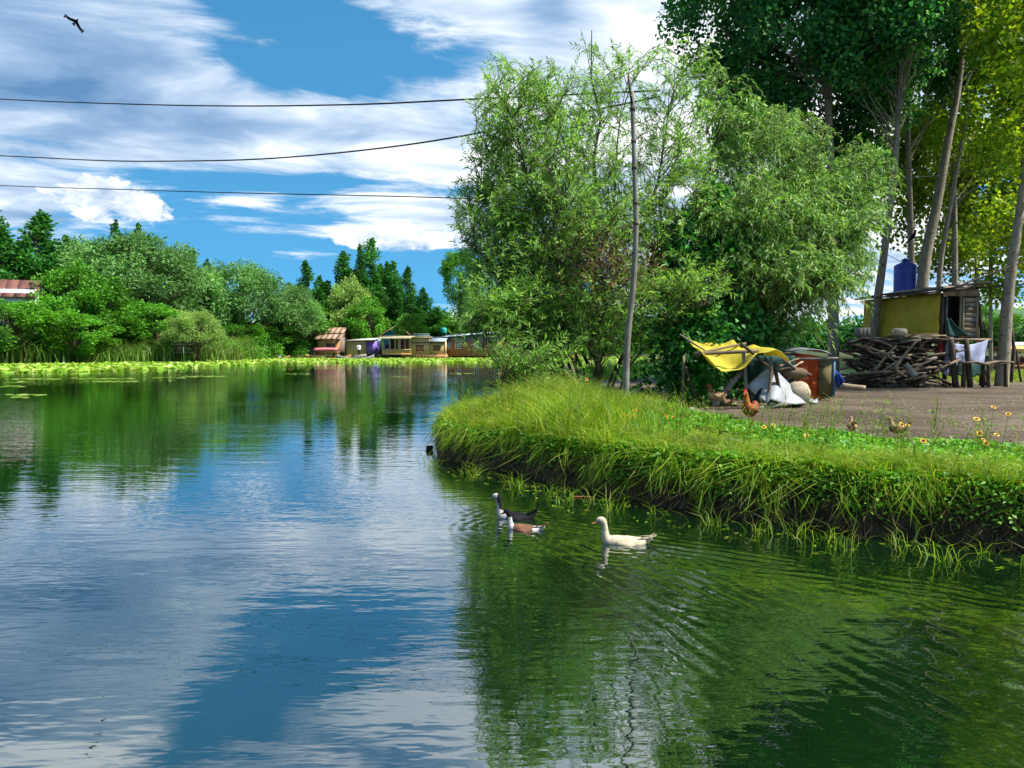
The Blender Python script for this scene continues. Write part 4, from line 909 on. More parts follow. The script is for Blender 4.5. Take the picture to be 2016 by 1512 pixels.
b = MB(); pbox(b, 721.6, 741, 671, 697, D, 3.6); part(b, 'wall', PURP, t)
b = MB(); pbox(b, 733, 736, 676, 696, D - .04, .05); part(b, 'door', PURP, t)
for x in (723, 731, 739): b = MB(); pbox(b, x, x + 1.2, 697, 709, D + .2, .15); part(b, 'stilt', WOODD, t)
D = 115.; t = thing('jetty', 'small grey jetty with a railing in front of the purple wall', 'jetty', (WX(738, D), D, -.2))
b = MB(); pbox(b, 722, 753, 695.5, 697, D, 2.); part(b, 'deck', WOODG, t)
for x in (724, 731, 738, 745, 752): b = MB(); pbox(b, x, x + .8, 684, 695.5, D, .06); part(b, 'baluster', WOODG, t)
for y in (684, 688, 692): b = MB(); pbox(b, 723.5, 752.5, y, y + .7, D - .03, .05); part(b, 'rail', WOODG, t)
for x in (725, 737, 751): b = MB(); pbox(b, x, x + 1.2, 697, 711, D + .4, .15); part(b, 'stilt', WOODD, t)
b = MB(); part(slab([(WX(694, 113.5), 113.5, .25), (WX(722, 113.5), 113.5, .45), (WX(722, 115.5), 115.5, .75), (WX(694, 115.5), 115.5, .55)], .1), 'landing', WOODG, t)

# ------------------------------------------------------------------ carved houseboat
D = 114.; t = thing('carved_houseboat', 'tan carved houseboat with an open curtained porch', 'houseboat', (WX(815, D), D + 1.6, 0))
def hullp(prof, D, dep):
    b = MB(); n = len(prof); A = np.array([(WX(x, D), D, ZY(y, D)) for x, y in prof]); B2 = A + np.array((0, dep, 0))
    return b.add(np.concatenate([A, B2]), np.arange(n)[None], (np.arange(n)[::-1] + n)[None], np.array([((j + 1) % n, j, j + n, (j + 1) % n + n) for j in range(n)]))
part(hullp([(878, 698), (785, 698), (797, 702), (814, 708.5), (870, 708.5), (880, 704)], D - .1, 3.6), 'hull', HULL, t)
for k in range(9):
    x = 818 + k * 6.6; part(MB().beam((WX(x, D), D - .14, ZY(707.5, D)), (WX(x + 3.2, D), D - .14, ZY(699, D)), .16, .06), 'hull_rib', HULL, t)
b = MB(); pbox(b, 752, 810, 696, 698, D - .2, 3.8); part(b, 'porch_floor', TAN, t)
for k in range(14):
    x = 752.5 + k * 4.1; b = MB(); pbox(b, x, x + 3.4, 689, 696, D - .12, .06); part(b, 'balustrade_panel', TAN, t)
b = MB(); pbox(b, 751.5, 810, 687.6, 689, D - .2, .2); part(b, 'handrail', TANL, t)
for x in (752, 767, 784, 807): b = MB(); pbox(b, x, x + 1.6, 667, 689, D - .1, .15); part(b, 'post', TANL, t)
for x in (752, 784, 807): b = MB(); pbox(b, x, x + 1.6, 667, 689, D + 3.2, .15); part(b, 'post', TANL, t)
b = MB(); pbox(b, 748, 811, 661.5, 664, D - .6, 4.8); part(b, 'porch_roof', CREAM, t)
b = MB(); n = 21
for k in range(n):
    a, c = 748 + k * 3., 748 + (k + 1) * 3.; Y = D - .62; za = ZY(664, D); zc = ZY(668.2, D); zm = ZY(666.4, D)
    V = [(WX(a, D), Y, za), (WX(c, D), Y, za), (WX(c, D), Y, zm), (WX((a + c) / 2, D), Y, zc), (WX(a, D), Y, zm)]
    b.add(V + [(x, Y + .05, z) for x, y, z in V], [(4, 3, 2, 1, 0)], [(5, 6, 7, 8, 9)], [(0, 1, 6, 5), (1, 2, 7, 6), (2, 3, 8, 7), (3, 4, 9, 8), (4, 0, 5, 9)])
part(b, 'scalloped_fringe', CREAM, t)
b = MB(); pbox(b, 768, 808, 664.5, 696, D + 2.6, .1); part(b, 'porch_back_wall', WOODD, t)
def curtain(x0, x1, y0, y1, D, m_, tie=False):
    n = 18; g = np.zeros((8, n, 3))
    for r in range(8):
        f = r / 7; sq = 1 - (.45 * math.sin(f * math.pi) if tie else 0); xc = (x0 + x1) / 2
        for c in range(n):
            u = c / (n - 1); x = xc + (x0 + (x1 - x0) * u - xc) * sq; g[r, c] = (WX(x, D), D + .06 * math.sin(u * 22), ZY(y0 + (y1 - y0) * f, D))
    return MB().sheet(g, .02)
for x0, x1, m_, tie in ((776, 781, CURTW, True), (785, 790, CURTW, True), (790.5, 795.5, CURT, False), (796, 799.5, CURTW, True), (800, 804.5, CURT, False), (804.5, 808, CURTW, True), (754, 757.5, CURTW, True)): part(curtain(x0, x1, 667, 688.5, D + .12, m_, tie), 'curtain', m_, t, True)
b = MB(); pbox(b, 743, 752.5, 666, 683, D + 2.2, .08); part(b, 'side_panel', LBLUE, t)
b = MB(); pbox(b, 809, 846, 664.5, 698, D, 3.3); part(b, 'cabin_wall', TANL, t)
for x in (809, 821, 833, 844.6): b = MB(); pbox(b, x, x + 1., 664.5, 698, D - .05, .06); part(b, 'pilaster', TAN, t)
for k in range(6):
    x = 811 + k * 5.8; b = MB(); pbox(b, x, x + 4.2, 673.4, 675.8, D - .03, .04); part(b, 'frieze_shade_strip', BLACK, t)  # black strips on the wall, painted shade of the frieze slots
b = MB(); pbox(b, 808, 847, 676.3, 677.3, D - .08, .09); part(b, 'moulding', TAN, t)
b = MB(); pbox(b, 807, 848, 663, 664.5, D - .4, 4.); part(b, 'roof', CREAM, t)
for k in range(8): b = MB(); pbox(b, 813.5 + k * 4.5, 814.3 + k * 4.5, 657, 663, D + .1, .06); part(b, 'roof_baluster', LBLUE, t)
for y in (657, 660): b = MB(); pbox(b, 813, 846, y, y + .8, D + .06, .05); part(b, 'roof_rail', LBLUE, t)
window(t, 819.5, 826.3, 679.5, 692, D, 2, 3, BROWNB); window(t, 827.3, 834.3, 679.5, 692, D, 2, 3, BROWNB)
b = MB(); pbox(b, 846.2, 877, 672, 698, D + .15, 3.); part(b, 'cabin_wall', TANL, t)
for x in (846.4, 861, 876): b = MB(); pbox(b, x, x + .9, 672, 698, D + .10, .06); part(b, 'pilaster', TAN, t)
for k in range(5): b = MB(); x = 848 + k * 5.8; pbox(b, x, x + 4.2, 674.4, 676.4, D + .12, .04); part(b, 'frieze_shade_strip', BLACK, t)  # same black strips, shade of the slots as colour
part(slab([(WX(845, D), D - .5, ZY(672.3, D)), (WX(878.5, D), D - .5, ZY(672.3, D)), (WX(878.5, D), D + 3.6, ZY(663.4, D + 3.6)), (WX(845, D), D + 3.6, ZY(663.4, D + 3.6))], .08), 'metal_roof', ROOFB, t)
window(t, 852.8, 859.3, 680, 690, D + .15, 2, 2, BROWNB); window(t, 860.3, 866.8, 680, 690, D + .15, 2, 2, BROWNB)
b = MB(); pbox(b, 829.6, 830.6, 694, 712, D - .5, .12); part(b, 'mooring_post', WOODD, t)

# ------------------------------------------------------------------ long brown building under a blue-grey roof
D = 117.; t = thing('long_cabin', 'long brown cabin under a sloping blue-grey metal roof', 'cabin', (WX(932, D), D, ZY(701, D)))
b = MB(); pbox(b, 879, 989, 672, 701, D, 5.); part(b, 'wall', BROWNB, t)
X0, X1 = WX(879, D), WX(989, D); za, zc, zd = ZY(672, D), ZY(662.5, D), ZY(655.5, D)
b = MB().add([(X0, D + .01, za), (X1, D + .01, za), (X1, D + .01, zd), (X0, D + .01, zc), (X0, D + .2, za), (X1, D + .2, za), (X1, D + .2, zd), (X0, D + .2, zc)], BOXF[[0]] * 0 + np.array([(0, 1, 2, 3)]), [(7, 6, 5, 4), (1, 5, 6, 2), (0, 3, 7, 4), (2, 6, 7, 3)]); part(b, 'upper_wall', pmat('slate_board', (.15, .17, .19), (.10, .115, .13), .7, 2), t)
for k in range(9):
    f0, f1 = k / 9, (k + 1) / 9; A, B2 = WX(870, D) + (WX(993, D) - WX(870, D)) * f0, WX(870, D) + (WX(993, D) - WX(870, D)) * f1
    hA, hB = ZY(662.5, D) + (zd - zc + .25) * f0, ZY(662.5, D) + (zd - zc + .25) * f1
    part(slab([(A + .01, D - .7, hA - .1), (B2 - .01, D - .7, hB - .1), (B2 - .01, D + 5.4, hB + .22), (A + .01, D + 5.4, hA + .22)], .05), 'roof_sheet', ROOFB, t)
window(t, 880.5, 886.5, 675, 687, D, 2, 3, WHITE); window(t, 897, 907.5, 673, 686.5, D, 3, 3, WHITE); window(t, 934, 942, 675, 686, D, 2, 3, WHITE); window(t, 972.5, 981, 672, 686.5, D, 2, 3, WHITE)
for x in (882, 900, 918, 936, 954, 972, 986): b = MB(); pbox(b, x, x + 1.2, 701, 709, D + .3, .15); part(b, 'stilt', WOODD, t)
# cream houseboat behind the willow
D = 119.; t = thing('cream_houseboat', 'long cream houseboat half hidden behind the willow stems', 'houseboat', (WX(1060, D), D, 0))
b = MB(); pbox(b, 993, 1135, 672, 699, D, 4.); part(b, 'wall', CREAM, t)
b = MB(); pbox(b, 990, 1140, 667.5, 671.5, D - .5, 5.); part(b, 'roof', RUST, t)
part(hullp([(1140, 699), (990, 699), (998, 708), (1132, 708)], D - .1, 4.2), 'hull', HULL, t)
for x in (998, 1012, 1030, 1048, 1066, 1084, 1102, 1118): window(t, x, x + 8, 676, 689, D, 2, 2, BROWNB)
# teal gable house
D = 122.; t = thing('teal_house', 'house with a teal gable behind the carved houseboat', 'house', (WX(784, D), D, .6))
X0, X1, Xm = WX(756, D), WX(802, D), WX(779, D); z0, z1, z2 = .5, ZY(660, D), ZY(643.5, D)
F = [(X0, D, z0), (X1, D, z0), (X1, D, z1), (Xm, D, z2), (X0, D, z1)]
b = MB().add(F + [(x, D + 4, z) for x, y, z in F], [(0, 1, 2, 3, 4)], [(9, 8, 7, 6, 5)], [(1, 6, 7, 2), (0, 4, 9, 5), (2, 7, 8, 3), (3, 8, 9, 4)]); part(b, 'wall', TEAL, t)
for sx, Xe in ((-1, X0), (1, X1)): part(slab([(Xm, D - .6, z2 + .12), (Xm, D + 4.5, z2 + .12), (Xe + sx * .9, D + 4.5, z1 - .35), (Xe + sx * .9, D - .6, z1 - .35)], .12), 'roof', RUST, t)
window(t, 775, 783, 652, 659, D, 2, 1, WHITE)
# green tank on a stand
D = 123.; t = thing('green_water_tank', 'small green water tank above the blue-grey roof', 'water tank', (WX(874, D), D, .6)); b = MB()
zt, zb = ZY(645, D), ZY(656, D); pts = [(WX(874, D), D, zb), (WX(874, D), D, zb + .1), (WX(874, D), D, zt - .25), (WX(874, D), D, zt - .05), (WX(874, D), D, zt)]
b.tube(pts, [.48, .52, .52, .42, .2], 16); part(b, 'tank', TEAL, t, True)
for dx_, dy_ in ((-.35, -.35), (.35, -.35), (.35, .35), (-.35, .35)): part(MB().beam((WX(874, D) + dx_, D + dy_, .6), (WX(874, D) + dx_, D + dy_, zb), .1, .1), 'leg', WOODD, t)
# house with red roof at the left
t = thing('red_roofed_house', 'white house with a dull red roof at the left edge above the trees', 'house', (WX(18, 82), 82, .6), R(18)); zr, ze = ZY(551, 82) - .6, ZY(577, 82) - .6
b = MB(); hw = 2.1; F = [(-1.6, -hw, 0), (-1.6, hw, 0), (-1.6, hw, ze), (-1.6, 0, zr - .15), (-1.6, -hw, ze)]
b.add(F + [(3.2, y, z) for x, y, z in F], [(4, 3, 2, 1, 0)], [(5, 6, 7, 8, 9)], [(0, 1, 6, 5), (1, 2, 7, 6), (2, 3, 8, 7), (3, 4, 9, 8), (4, 0, 5, 9)]); b.build('wall', WHITE, t)
for k in range(5):
    x0, x1 = -2. + k * 1.1, -2. + (k + 1) * 1.1 - .03
    for sy in (-1, 1): slab([(x0, 0, zr), (x1, 0, zr), (x1, sy * (hw + .6), ze - .55), (x0, sy * (hw + .6), ze - .55)], .07).build('roof_sheet', REDROOF, t)
b = MB().box((-1.66, .0, ze - .6), (.1, .9, 1.1)); b.build('window', BLACK, t)
# little hut on stilts
D = 85.; t = thing('stilt_hut', 'tiny grey hut on stilts between the reeds and the pale bush', 'hut', (WX(350, D), D, -.2))
b = MB(); pbox(b, 341, 364, 679, 694, D, 1.2); part(b, 'wall', WOODG, t); b = MB(); pbox(b, 338, 367, 676.5, 679, D - .2, 1.6); part(b, 'roof', ROOFL, t); b = MB(); pbox(b, 336, 366, 694, 696, D - .5, 1.9); part(b, 'platform', WOODG, t)
for x in (338, 347, 357, 363): b = MB(); pbox(b, x, x + 1.5, 696, 720, D, .1); part(b, 'stilt', WOODD, t)

# ------------------------------------------------------------------ boats
def hull_mesh(L, Wd, H, rise=1.):
    st = np.linspace(-1, 1, 25); O, I = [], []
    for u in st:
        w_ = max(.015, Wd / 2 * (1 - abs(u) ** 2.6)); zs = H * (1 + 1.5 * rise * abs(u) ** 3); zk = H * 1.6 * rise * max(0, abs(u) - .55) ** 1.5; x = u * L / 2
        O.append([(x, -w_, zs), (x, -w_ * .82, zk + (zs - zk) * .35), (x, -w_ * .45, zk), (x, w_ * .45, zk), (x, w_ * .82, zk + (zs - zk) * .35), (x, w_, zs)])
        v = max(.006, w_ - .035); zi = zk + .05; I.append([(x, -v, zs), (x, -v * .82, zi + (zs - zi) * .35), (x, -v * .45, zi), (x, v * .45, zi), (x, v * .82, zi + (zs - zi) * .35), (x, v, zs)])
    b = MB(); O, I = np.array(O), np.array(I); n = 25; V = np.concatenate([O.reshape(-1, 3), I.reshape(-1, 3)]); q = []
    for i_ in range(n - 1):
        for j in range(5):
            a = i_ * 6 + j; q += [(a, a + 1, a + 7, a + 6), (a + n * 6 + 6, a + n * 6 + 7, a + n * 6 + 1, a + n * 6)]
        for j in (0, 5): a = i_ * 6 + j; q.append((a, a + 6, a + 6 + n * 6, a + n * 6) if j == 0 else (a + 6, a, a + n * 6, a + 6 + n * 6))
    return b.add(V, np.array(q))
def boat(name, label, x0, x1, D, m_, H=.34, rz=0., Wd=1.15):
    L = (x1 - x0) * D / FPX; t = thing(name, label, 'boat', (WX((x0 + x1) / 2, D), D, -.12), rz)
    hull_mesh(L, Wd, H).build('hull', m_, t, True)
    for u in (-.22, .05, .3): MB().box((u * L, 0, H * .75), (.24, Wd * .86, .04)).build('thwart', m_, t)
    return t, L
def shikara(label, x0, x1, cx0, cx1, cy, D, m_, cm, rz=0.):
    t, L = boat('canopied_boat', label, x0, x1, D, m_, .36, rz, 1.35); o = WX((x0 + x1) / 2, D); a, c = WX(cx0, D) - o, WX(cx1, D) - o; zc = ZY(cy, D) + .12
    g = np.array([[(a + (c - a) * u, -.72 + 1.44 * v, zc - .28 * abs(2 * v - 1) ** 2 - .06 * abs(2 * u - 1) ** 2) for v in np.linspace(0, 1, 9)] for u in np.linspace(0, 1, 9)])
    MB().sheet(g, .04).build('canopy', cm, t, True)
    for sy in (-.7, .7):
        b = MB(); n = 14
        for k in range(n):
            x = a + (c - a) * k / n; d = (c - a) / n; b.add([(x, sy, zc - .27), (x + d, sy, zc - .27), (x + d, sy, zc - .42), (x + d / 2, sy, zc - .50), (x, sy, zc - .42)] + [(q[0], sy + .02, q[1]) for q in ((x, zc - .27), (x + d, zc - .27), (x + d, zc - .42), (x + d / 2, zc - .50), (x, zc - .42))], [(4, 3, 2, 1, 0)], [(5, 6, 7, 8, 9)])
        b.build('fringe', cm, t)
    for x in (a + .1, (a + c) / 2, c - .1):
        for sy in (-.62, .62): MB().beam((x, sy, .25), (x, sy, zc - .26), .06, .06).build('post', m_, t)
    MB().box(((a + c) / 2 + .5, 0, .45), (1.1, 1., .22)).build('seat', CURT, t); MB().box(((a + c) / 2 + 1.0, 0, .72), (.16, 1., .6)).build('backrest', CURT, t)
    return t
shikara('pink-canopied wooden boat in front of the brown cabin', 602, 692, 620, 668, 684.5, 112, BOATW, PINK)
boat('wooden_boat', 'grey flat boat moored in front of the tan shed', 664, 737, 110.5, BOATG, .36)
rowb, _ = boat('wooden_boat', 'narrow wooden boat with a person in white at the left', 503, 571, 112, BOATW, .30, 0, 1.0)
shikara('far canopied boat with a yellow-orange top at the right edge', 1950, 2030, 1962, 2024, 681, 66, BOATW, pmat('orange_canopy', (.75, .48, .13), (.6, .34, .1), .7, 1.5), .0)
shikara('far canopied boat with a white top behind the yellow one at the right', 1975, 2045, 1980, 2038, 674, 72, BOATG, WHITE, .0)

# ------------------------------------------------------------------ people
def person(label, loc, rz, joints, cloth, legs, hair, sc=1., cap=None, seated=False):
    """joints: dict of points in metres, facing +X locally"""
    t = thing('person', label, 'person', loc, rz); J = joints
    names = ['pelvis', 'belly', 'chest', 'neck', 'head', 'crown', 'shL', 'elL', 'haL', 'fiL', 'shR', 'elR', 'haR', 'fiR', 'hipL', 'knL', 'anL', 'toL', 'hipR', 'knR', 'anR', 'toR']
    rad = dict(pelvis=.13, belly=.13, chest=.145, neck=.055, head=.095, crown=.075, shL=.065, elL=.045, haL=.036, fiL=.022, hipL=.085, knL=.058, anL=.042, toL=.034)
    E = [('pelvis', 'belly'), ('belly', 'chest'), ('chest', 'neck'), ('neck', 'head'), ('head', 'crown')]
    for s_ in 'LR': E += [('chest', 'sh' + s_), ('sh' + s_, 'el' + s_), ('el' + s_, 'ha' + s_), ('ha' + s_, 'fi' + s_), ('pelvis', 'hip' + s_), ('hip' + s_, 'kn' + s_), ('kn' + s_, 'an' + s_), ('an' + s_, 'to' + s_)]
    me = bpy.data.meshes.new('body'); me.from_pydata([J[n] for n in names], [(names.index(a), names.index(c)) for a, c in E], []); o = bpy.data.objects.new('body', me); COL.objects.link(o); o.parent = t
    sk = o.modifiers.new('skin', 'SKIN'); sv_ = me.skin_vertices[0].data
    for i_, n in enumerate(names):
        r = rad.get(n, rad.get(n[:-1] + 'L', .05)); sv_[i_].radius = (r, r * (.75 if n in ('chest', 'belly', 'pelvis') else 1)); sv_[i_].use_root = (n == 'pelvis')
    ss = o.modifiers.new('sub', 'SUBSURF'); ss.levels = ss.render_levels = 1; me.materials.append(SKIN)
    V = {k: np.array(v, float) for k, v in J.items()}
    b = MB(); b.tube(crom([V['neck'] - (0, 0, .03), V['chest'] + (0, 0, .05), V['belly'], V['pelvis'], V['pelvis'] * .55 + (V['knL'] + V['knR']) / 2 * .45], 3), np.interp(np.linspace(0, 1, 13), [0, .2, .5, .75, 1], [.08, .20, .19, .20, .23]), 12)
    for s_ in 'LR': b.tube([V['sh' + s_], V['el' + s_], V['ha' + s_] * .9 + V['el' + s_] * .1], [.085, .065, .055], 8)
    b.build('tunic', cloth, t, True); b = MB()
    for s_ in 'LR': b.tube([V['hip' + s_], V['kn' + s_], V['an' + s_]], [.115, .09, .075], 8)
    b.build('trousers', legs, t, True)
    b = MB(); h = V['head']; u = V['crown'] - h; b.tube([h + u * .15 + (-.02, 0, 0), h + u * .6 + (-.02, 0, 0), h + u * 1.15, h + u * 1.5], [.112, .116, .09, .02], 10); b.build('cap' if cap else 'hair', cap or hair, t, True)
    for s_ in 'LR': b = MB(); b.tube([V['an' + s_] - (.05, 0, .04), (V['an' + s_] + V['to' + s_]) / 2 - (0, 0, .02), V['to' + s_] + (.03, 0, -.01)], [.05, .05, .03], 7); b.build('shoe', BLACK, t, True)
    e = 1 if True else 0
    for s_ in (-1, 1): MB().tube([h + (.088, s_ * .035, .02), h + (.098, s_ * .035, .02)], .012, 6).build('eye', BLACK, t)
    MB().tube([h + (.085, 0, .0), h + (.118, 0, -.025)], [.012, .02], 6).build('nose', SKIN, t)
    t.scale = (sc, sc, sc); return t
HAIR = pmat('black_hair', (.02, .017, .015), None, .6, 5, bump=0)
def standing(): return dict(pelvis=(0, 0, .93), belly=(0, 0, 1.1), chest=(0, 0, 1.32), neck=(.01, 0, 1.47), head=(.04, 0, 1.58), crown=(.02, 0, 1.67), shL=(0, .19, 1.40), elL=(-.03, .26, 1.12), haL=(.08, .27, .88), fiL=(.11, .26, .78), shR=(0, -.19, 1.40), elR=(-.03, -.26, 1.12), haR=(.10, -.27, .90), fiR=(.14, -.26, .80), hipL=(0, .1, .90), knL=(.04, .11, .50), anL=(0, .11, .09), toL=(.16, .13, .03), hipR=(0, -.1, .90), knR=(.02, -.11, .50), anR=(-.04, -.11, .09), toR=(.12, -.13, .03))
def sitting(): return dict(pelvis=(0, 0, .16), belly=(.03, 0, .32), chest=(.08, 0, .54), neck=(.12, 0, .69), head=(.17, 0, .79), crown=(.16, 0, .88), shL=(.08, .19, .62), elL=(.2, .24, .38), haL=(.38, .16, .36), fiL=(.46, .12, .36), shR=(.08, -.19, .62), elR=(.2, -.24, .38), haR=(.38, -.16, .36), fiR=(.46, -.12, .36), hipL=(.02, .1, .14), knL=(.38, .18, .40), anL=(.44, .12, .08), toL=(.58, .13, .04), hipR=(.02, -.1, .14), knR=(.38, -.18, .40), anR=(.44, -.12, .08), toR=(.58, -.13, .04))
KW = pmat('white_cloth', (.70, .70, .68), (.58, .58, .57), .85, 6); KD = pmat('dark_trousers', (.05, .045, .04), None, .85, 6); KN = pmat('navy_cloth', (.03, .035, .16), (.02, .02, .10), .85, 6); KP = pmat('mauve_cloth', (.28, .24, .46), (.2, .17, .34), .85, 6)
person('person in a white shirt and dark trousers standing before the tan shed', (WX(707, 114.8), 114.8, .62), R(-60), standing(), KW, KD, HAIR)
person('person in navy standing on the houseboat porch', (WX(763, 114.9), 114.9, ZY(696, 114) + .01), R(-90), standing(), KN, KW, HAIR, .98)
person('person in mauve clothes at the left end of the houseboat porch', (WX(756, 115.6), 115.6, ZY(696, 114) + .01), R(-70), standing(), KP, KD, HAIR, .97)
person('person in white with a white cap sitting in the narrow boat', (WX(552, 112), 112, .06), R(180), sitting(), KW, KW, HAIR, 1.05, KW)
# ------------------------------------------------------------------ the stilted shack
rr = random.Random(9); rn = np.random.RandomState(9)
def rough_plank(a, c, w_, h_, seed=0, up=(0, 0, 1)):
    """a slightly warped split plank or branch"""
    q = np.random.RandomState(seed); a, c = np.array(a, float), np.array(c, float); k = 5
    t_ = np.linspace(0, 1, k)[:, None]; pts = a + (c - a) * t_; pts[1:-1] += q.normal(size=(k - 2, 3)) * .02 * np.linalg.norm(c - a)
    d = nrm(c - a); u = np.array(up, float); u = np.array((0, 1., 0)) if abs(d @ u) > .95 else u
    sx = nrm(np.cross(d, u)); sz = np.cross(sx, d); V = []
    for p in pts:
        ww, hh = w_ * q.uniform(.8, 1.15), h_ * q.uniform(.75, 1.2)
        for i_, j in ((-1, -1), (1, -1), (1, 1), (-1, 1)): V.append(p + sx * i_ * ww / 2 + sz * j * hh / 2)
    F = []
    for r in range(k - 1):
        for j in range(4): F.append((r * 4 + j, r * 4 + (j + 1) % 4, r * 4 + 4 + (j + 1) % 4, r * 4 + 4 + j))
    F += [(3, 2, 1, 0), tuple((k - 1) * 4 + j for j in range(4))]
    return MB().add(V, F)
def pole_mesh(pts, r0, r1, n=7): return MB().tube(crom(pts, 3), np.linspace(r0, r1, (len(pts) - 1) * 3 + 1), n)
A0 = np.array((14.15, 25.2)); A1 = np.array((15.57, 25.5)); A2 = np.array((13.4, 29.0)); A3 = A1 + A2 - A0
zf, zw = 2.10, 3.58; g0 = float(gz(14.5, 26))
t = thing('stilted_shack', 'stilted wooden shack with a yellow sack-cloth wall and a dark roof', 'shack', (14.5, 26.5, g0))
def on(p, z): return (p[0], p[1], z)
# yellow cloth wall: a rumpled sheet stapled over the side
n = 26; g = np.zeros((12, n, 3)); nrm2 = np.array((-.98, -.2))
for r in range(12):
    for c in range(n):
        u, v = c / (n - 1), r / 11; p = A0 + (A2 - A0) * u; o = .03 + .05 * fbm(np.array(u * 5.), np.array(v * 4.), 3, 6) + .05 * max(0, math.sin(v * 3 + u * 6)) * v
        p = p + nrm2 * o; g[r, c] = (p[0], p[1], zf - .02 + (zw - zf + .03 * (1 - u)) * (1 - v))
part(MB().sheet(g, .012), 'sack_cloth_wall', YTARP, t, True)
part(MB().add([on(A0 * .999, zf), on(A2, zf), on(A2, zw), on(A0, zw), on(A0 + (.06, .012), zf), on(A2 + (.06, .012), zf), on(A2 + (.06, .012), zw), on(A0 + (.06, .012), zw)], [(0, 1, 2, 3), (7, 6, 5, 4), (0, 4, 5, 1), (1, 5, 6, 2), (2, 6, 7, 3), (3, 7, 4, 0)]), 'side_wall', WOODD, t)
for (p, q) in ((.15, .62), (.42, .30), (.5, .78)): pass
ed = (A1 - A0) / np.linalg.norm(A1 - A0); fn = np.array((ed[1], -ed[0]))
def fp(s_, out=0.): p = A0 + ed * s_ + fn * out; return p
Lf = float(np.linalg.norm(A1 - A0))
def fboard(s0, s1, z0, z1, out, th, name, m_, tt=None):
    a, c = fp(s0, out), fp(s1, out); V = [on(a, z0), on(c, z0), on(c, z1), on(a, z1)]; w2 = fn * -th
    V2 = [on(a + w2, z0), on(c + w2, z0), on(c + w2, z1), on(a + w2, z1)]
    return part(MB().add(V + V2, [(0, 1, 2, 3), (7, 6, 5, 4), (0, 4, 5, 1), (1, 5, 6, 2), (2, 6, 7, 3), (3, 7, 4, 0)]), name, m_, tt or t)
for k in range(3): fboard(.05 + k * .46, .05 + (k + 1) * .46 - .015, zw - .10, zw + .22 - .01 * k, .02, .03, 'lintel_board', PLANK)
fboard(.0, .10, zf, zw - .1, .02, .08, 'door_post', WOODD); fboard(.16, .22, zf + .1, zw - .1, .03, .04, 'door_post', WOODG); fboard(.70, .78, zf, zw - .1, .03, .05, 'door_post', PLANK)
fboard(.22, .70, zf, zw - .1, -.35, .04, 'interior_shade_board', BLACK)  # black board set behind the doorway as painted shade of the inside
dr = MB(); dr.beam(on(fp(.80, .05), zf), on(fp(.80, .05), zw - .14), .06, .04); dr.beam(on(fp(1.34, .05), zf), on(fp(1.34, .05), zw - .14), .06, .04); dr = part(dr, 'door', PLANK, t)
for k in range(8):
    z = zf + .03 + k * .165; fboard(.83, 1.31, z, z + .145, .05 + .008 * (k % 2), .025, 'slat', [PLANK, WOODG, WOOD][(k * 5 + 1) % 3], dr)
fboard(1.37, Lf, zf, zw - .1, .02, .06, 'corner_post', WOODD)
# back walls
for p, q in ((A1, A3), (A3, A2)):
    d = np.array((q - p)); part(MB().add([on(p, zf), on(q, zf), on(q, zw), on(p, zw), on(p - (.05, .03), zf), on(q - (.05, .03), zf), on(q - (.05, .03), zw), on(p - (.05, .03), zw)], [(0, 1, 2, 3), (7, 6, 5, 4), (3, 2, 6, 7), (0, 4, 5, 1)]), 'back_wall', WOODD, t)
# roof: dark sheets, higher over the door
for k in range(5):
    f0, f1 = k / 5, (k + 1) / 5; a = A0 + (A2 - A0) * f0; c = A0 + (A2 - A0) * f1; z_ = zw + .06 + .02 * rr.random()
    e = np.array((-.35, -.10)); a2, c2 = a + (A1 - A0) * 1.08, c + (A1 - A0) * 1.08; a, c = a + e, c + e
    if k == 0: a = a - nrm(A2 - A0) * .35; a2 = a2 - nrm(A2 - A0) * .35
    part(slab([on(a, z_), on(a2, z_ + .30), on(c2, z_ + .30), on(c, z_)], .035), 'roof_sheet', DARKM, t)
part(rough_plank(on(A0 + (-.42, -.45), zw + .0), on(A2 + (-.4, 0), zw + .02), .07, .06, 3), 'eave_pole', WOODD, t)
part(rough_plank(on(A0 + (-.4, -.40), zw + .03), on(A1 + (.15, -.35), zw + .33), .06, .08, 4), 'eave_pole', WOODD, t)
# floor and stilts
part(MB().add([on(A0 + (-.25, -.35), zf - .10), on(A1 + (.3, -.35), zf - .10), on(A3 + (.2, .2), zf - .10), on(A2 + (-.2, .2), zf - .10), on(A0 + (-.25, -.35), zf - .02), on(A1 + (.3, -.35), zf - .02), on(A3 + (.2, .2), zf - .02), on(A2 + (-.2, .2), zf - .02)], BOXF), 'floor', WOOD, t)
for p in (A0 + (.05, -.2), A0 + (.75, -.1), A1 + (.1, -.1), A2, A3, (A0 + A2) / 2): part(pole_mesh([on(p, g0 - .3), on(p + rn.normal(size=2) * .03, (g0 + zf) / 2), on(p, zf - .09)], .075, .06), 'stilt', WOODD, t)
part(rough_plank((15.9, 25.6, g0), (15.55, 25.5, 3.3), .09, .08, 8), 'brace', WOODD, t)
# dark cloth hanging out of the door
a = fp(.10, .10); g = np.zeros((8, 8, 3))
for r in range(8):
    for c in range(8):
        u, v = c / 7, r / 7; p = fp(.10 + u * (.15 + .75 * v), .10 + .05 * math.sin(u * 8)); g[r, c] = on(p, zf + .62 - .6 * v - .05 * math.sin(v * 5) * u)
part(MB().sheet(g, .015), 'dark_cloth', GCLOTH, t, True)
# long pole lying across the roof to the trees
part(pole_mesh([P(1880, 566, 25.0), P(1935, 545, 25.), P(2016, 515, 25.1), P(2060, 500, 25.2)], .028, .02), 'long_pole', WOODD, t)
part(pole_mesh([P(1922, 567, 25.3), P(1965, 563, 25.3), P(2030, 559, 25.3)], .03, .025), 'long_pole', WOODD, t)

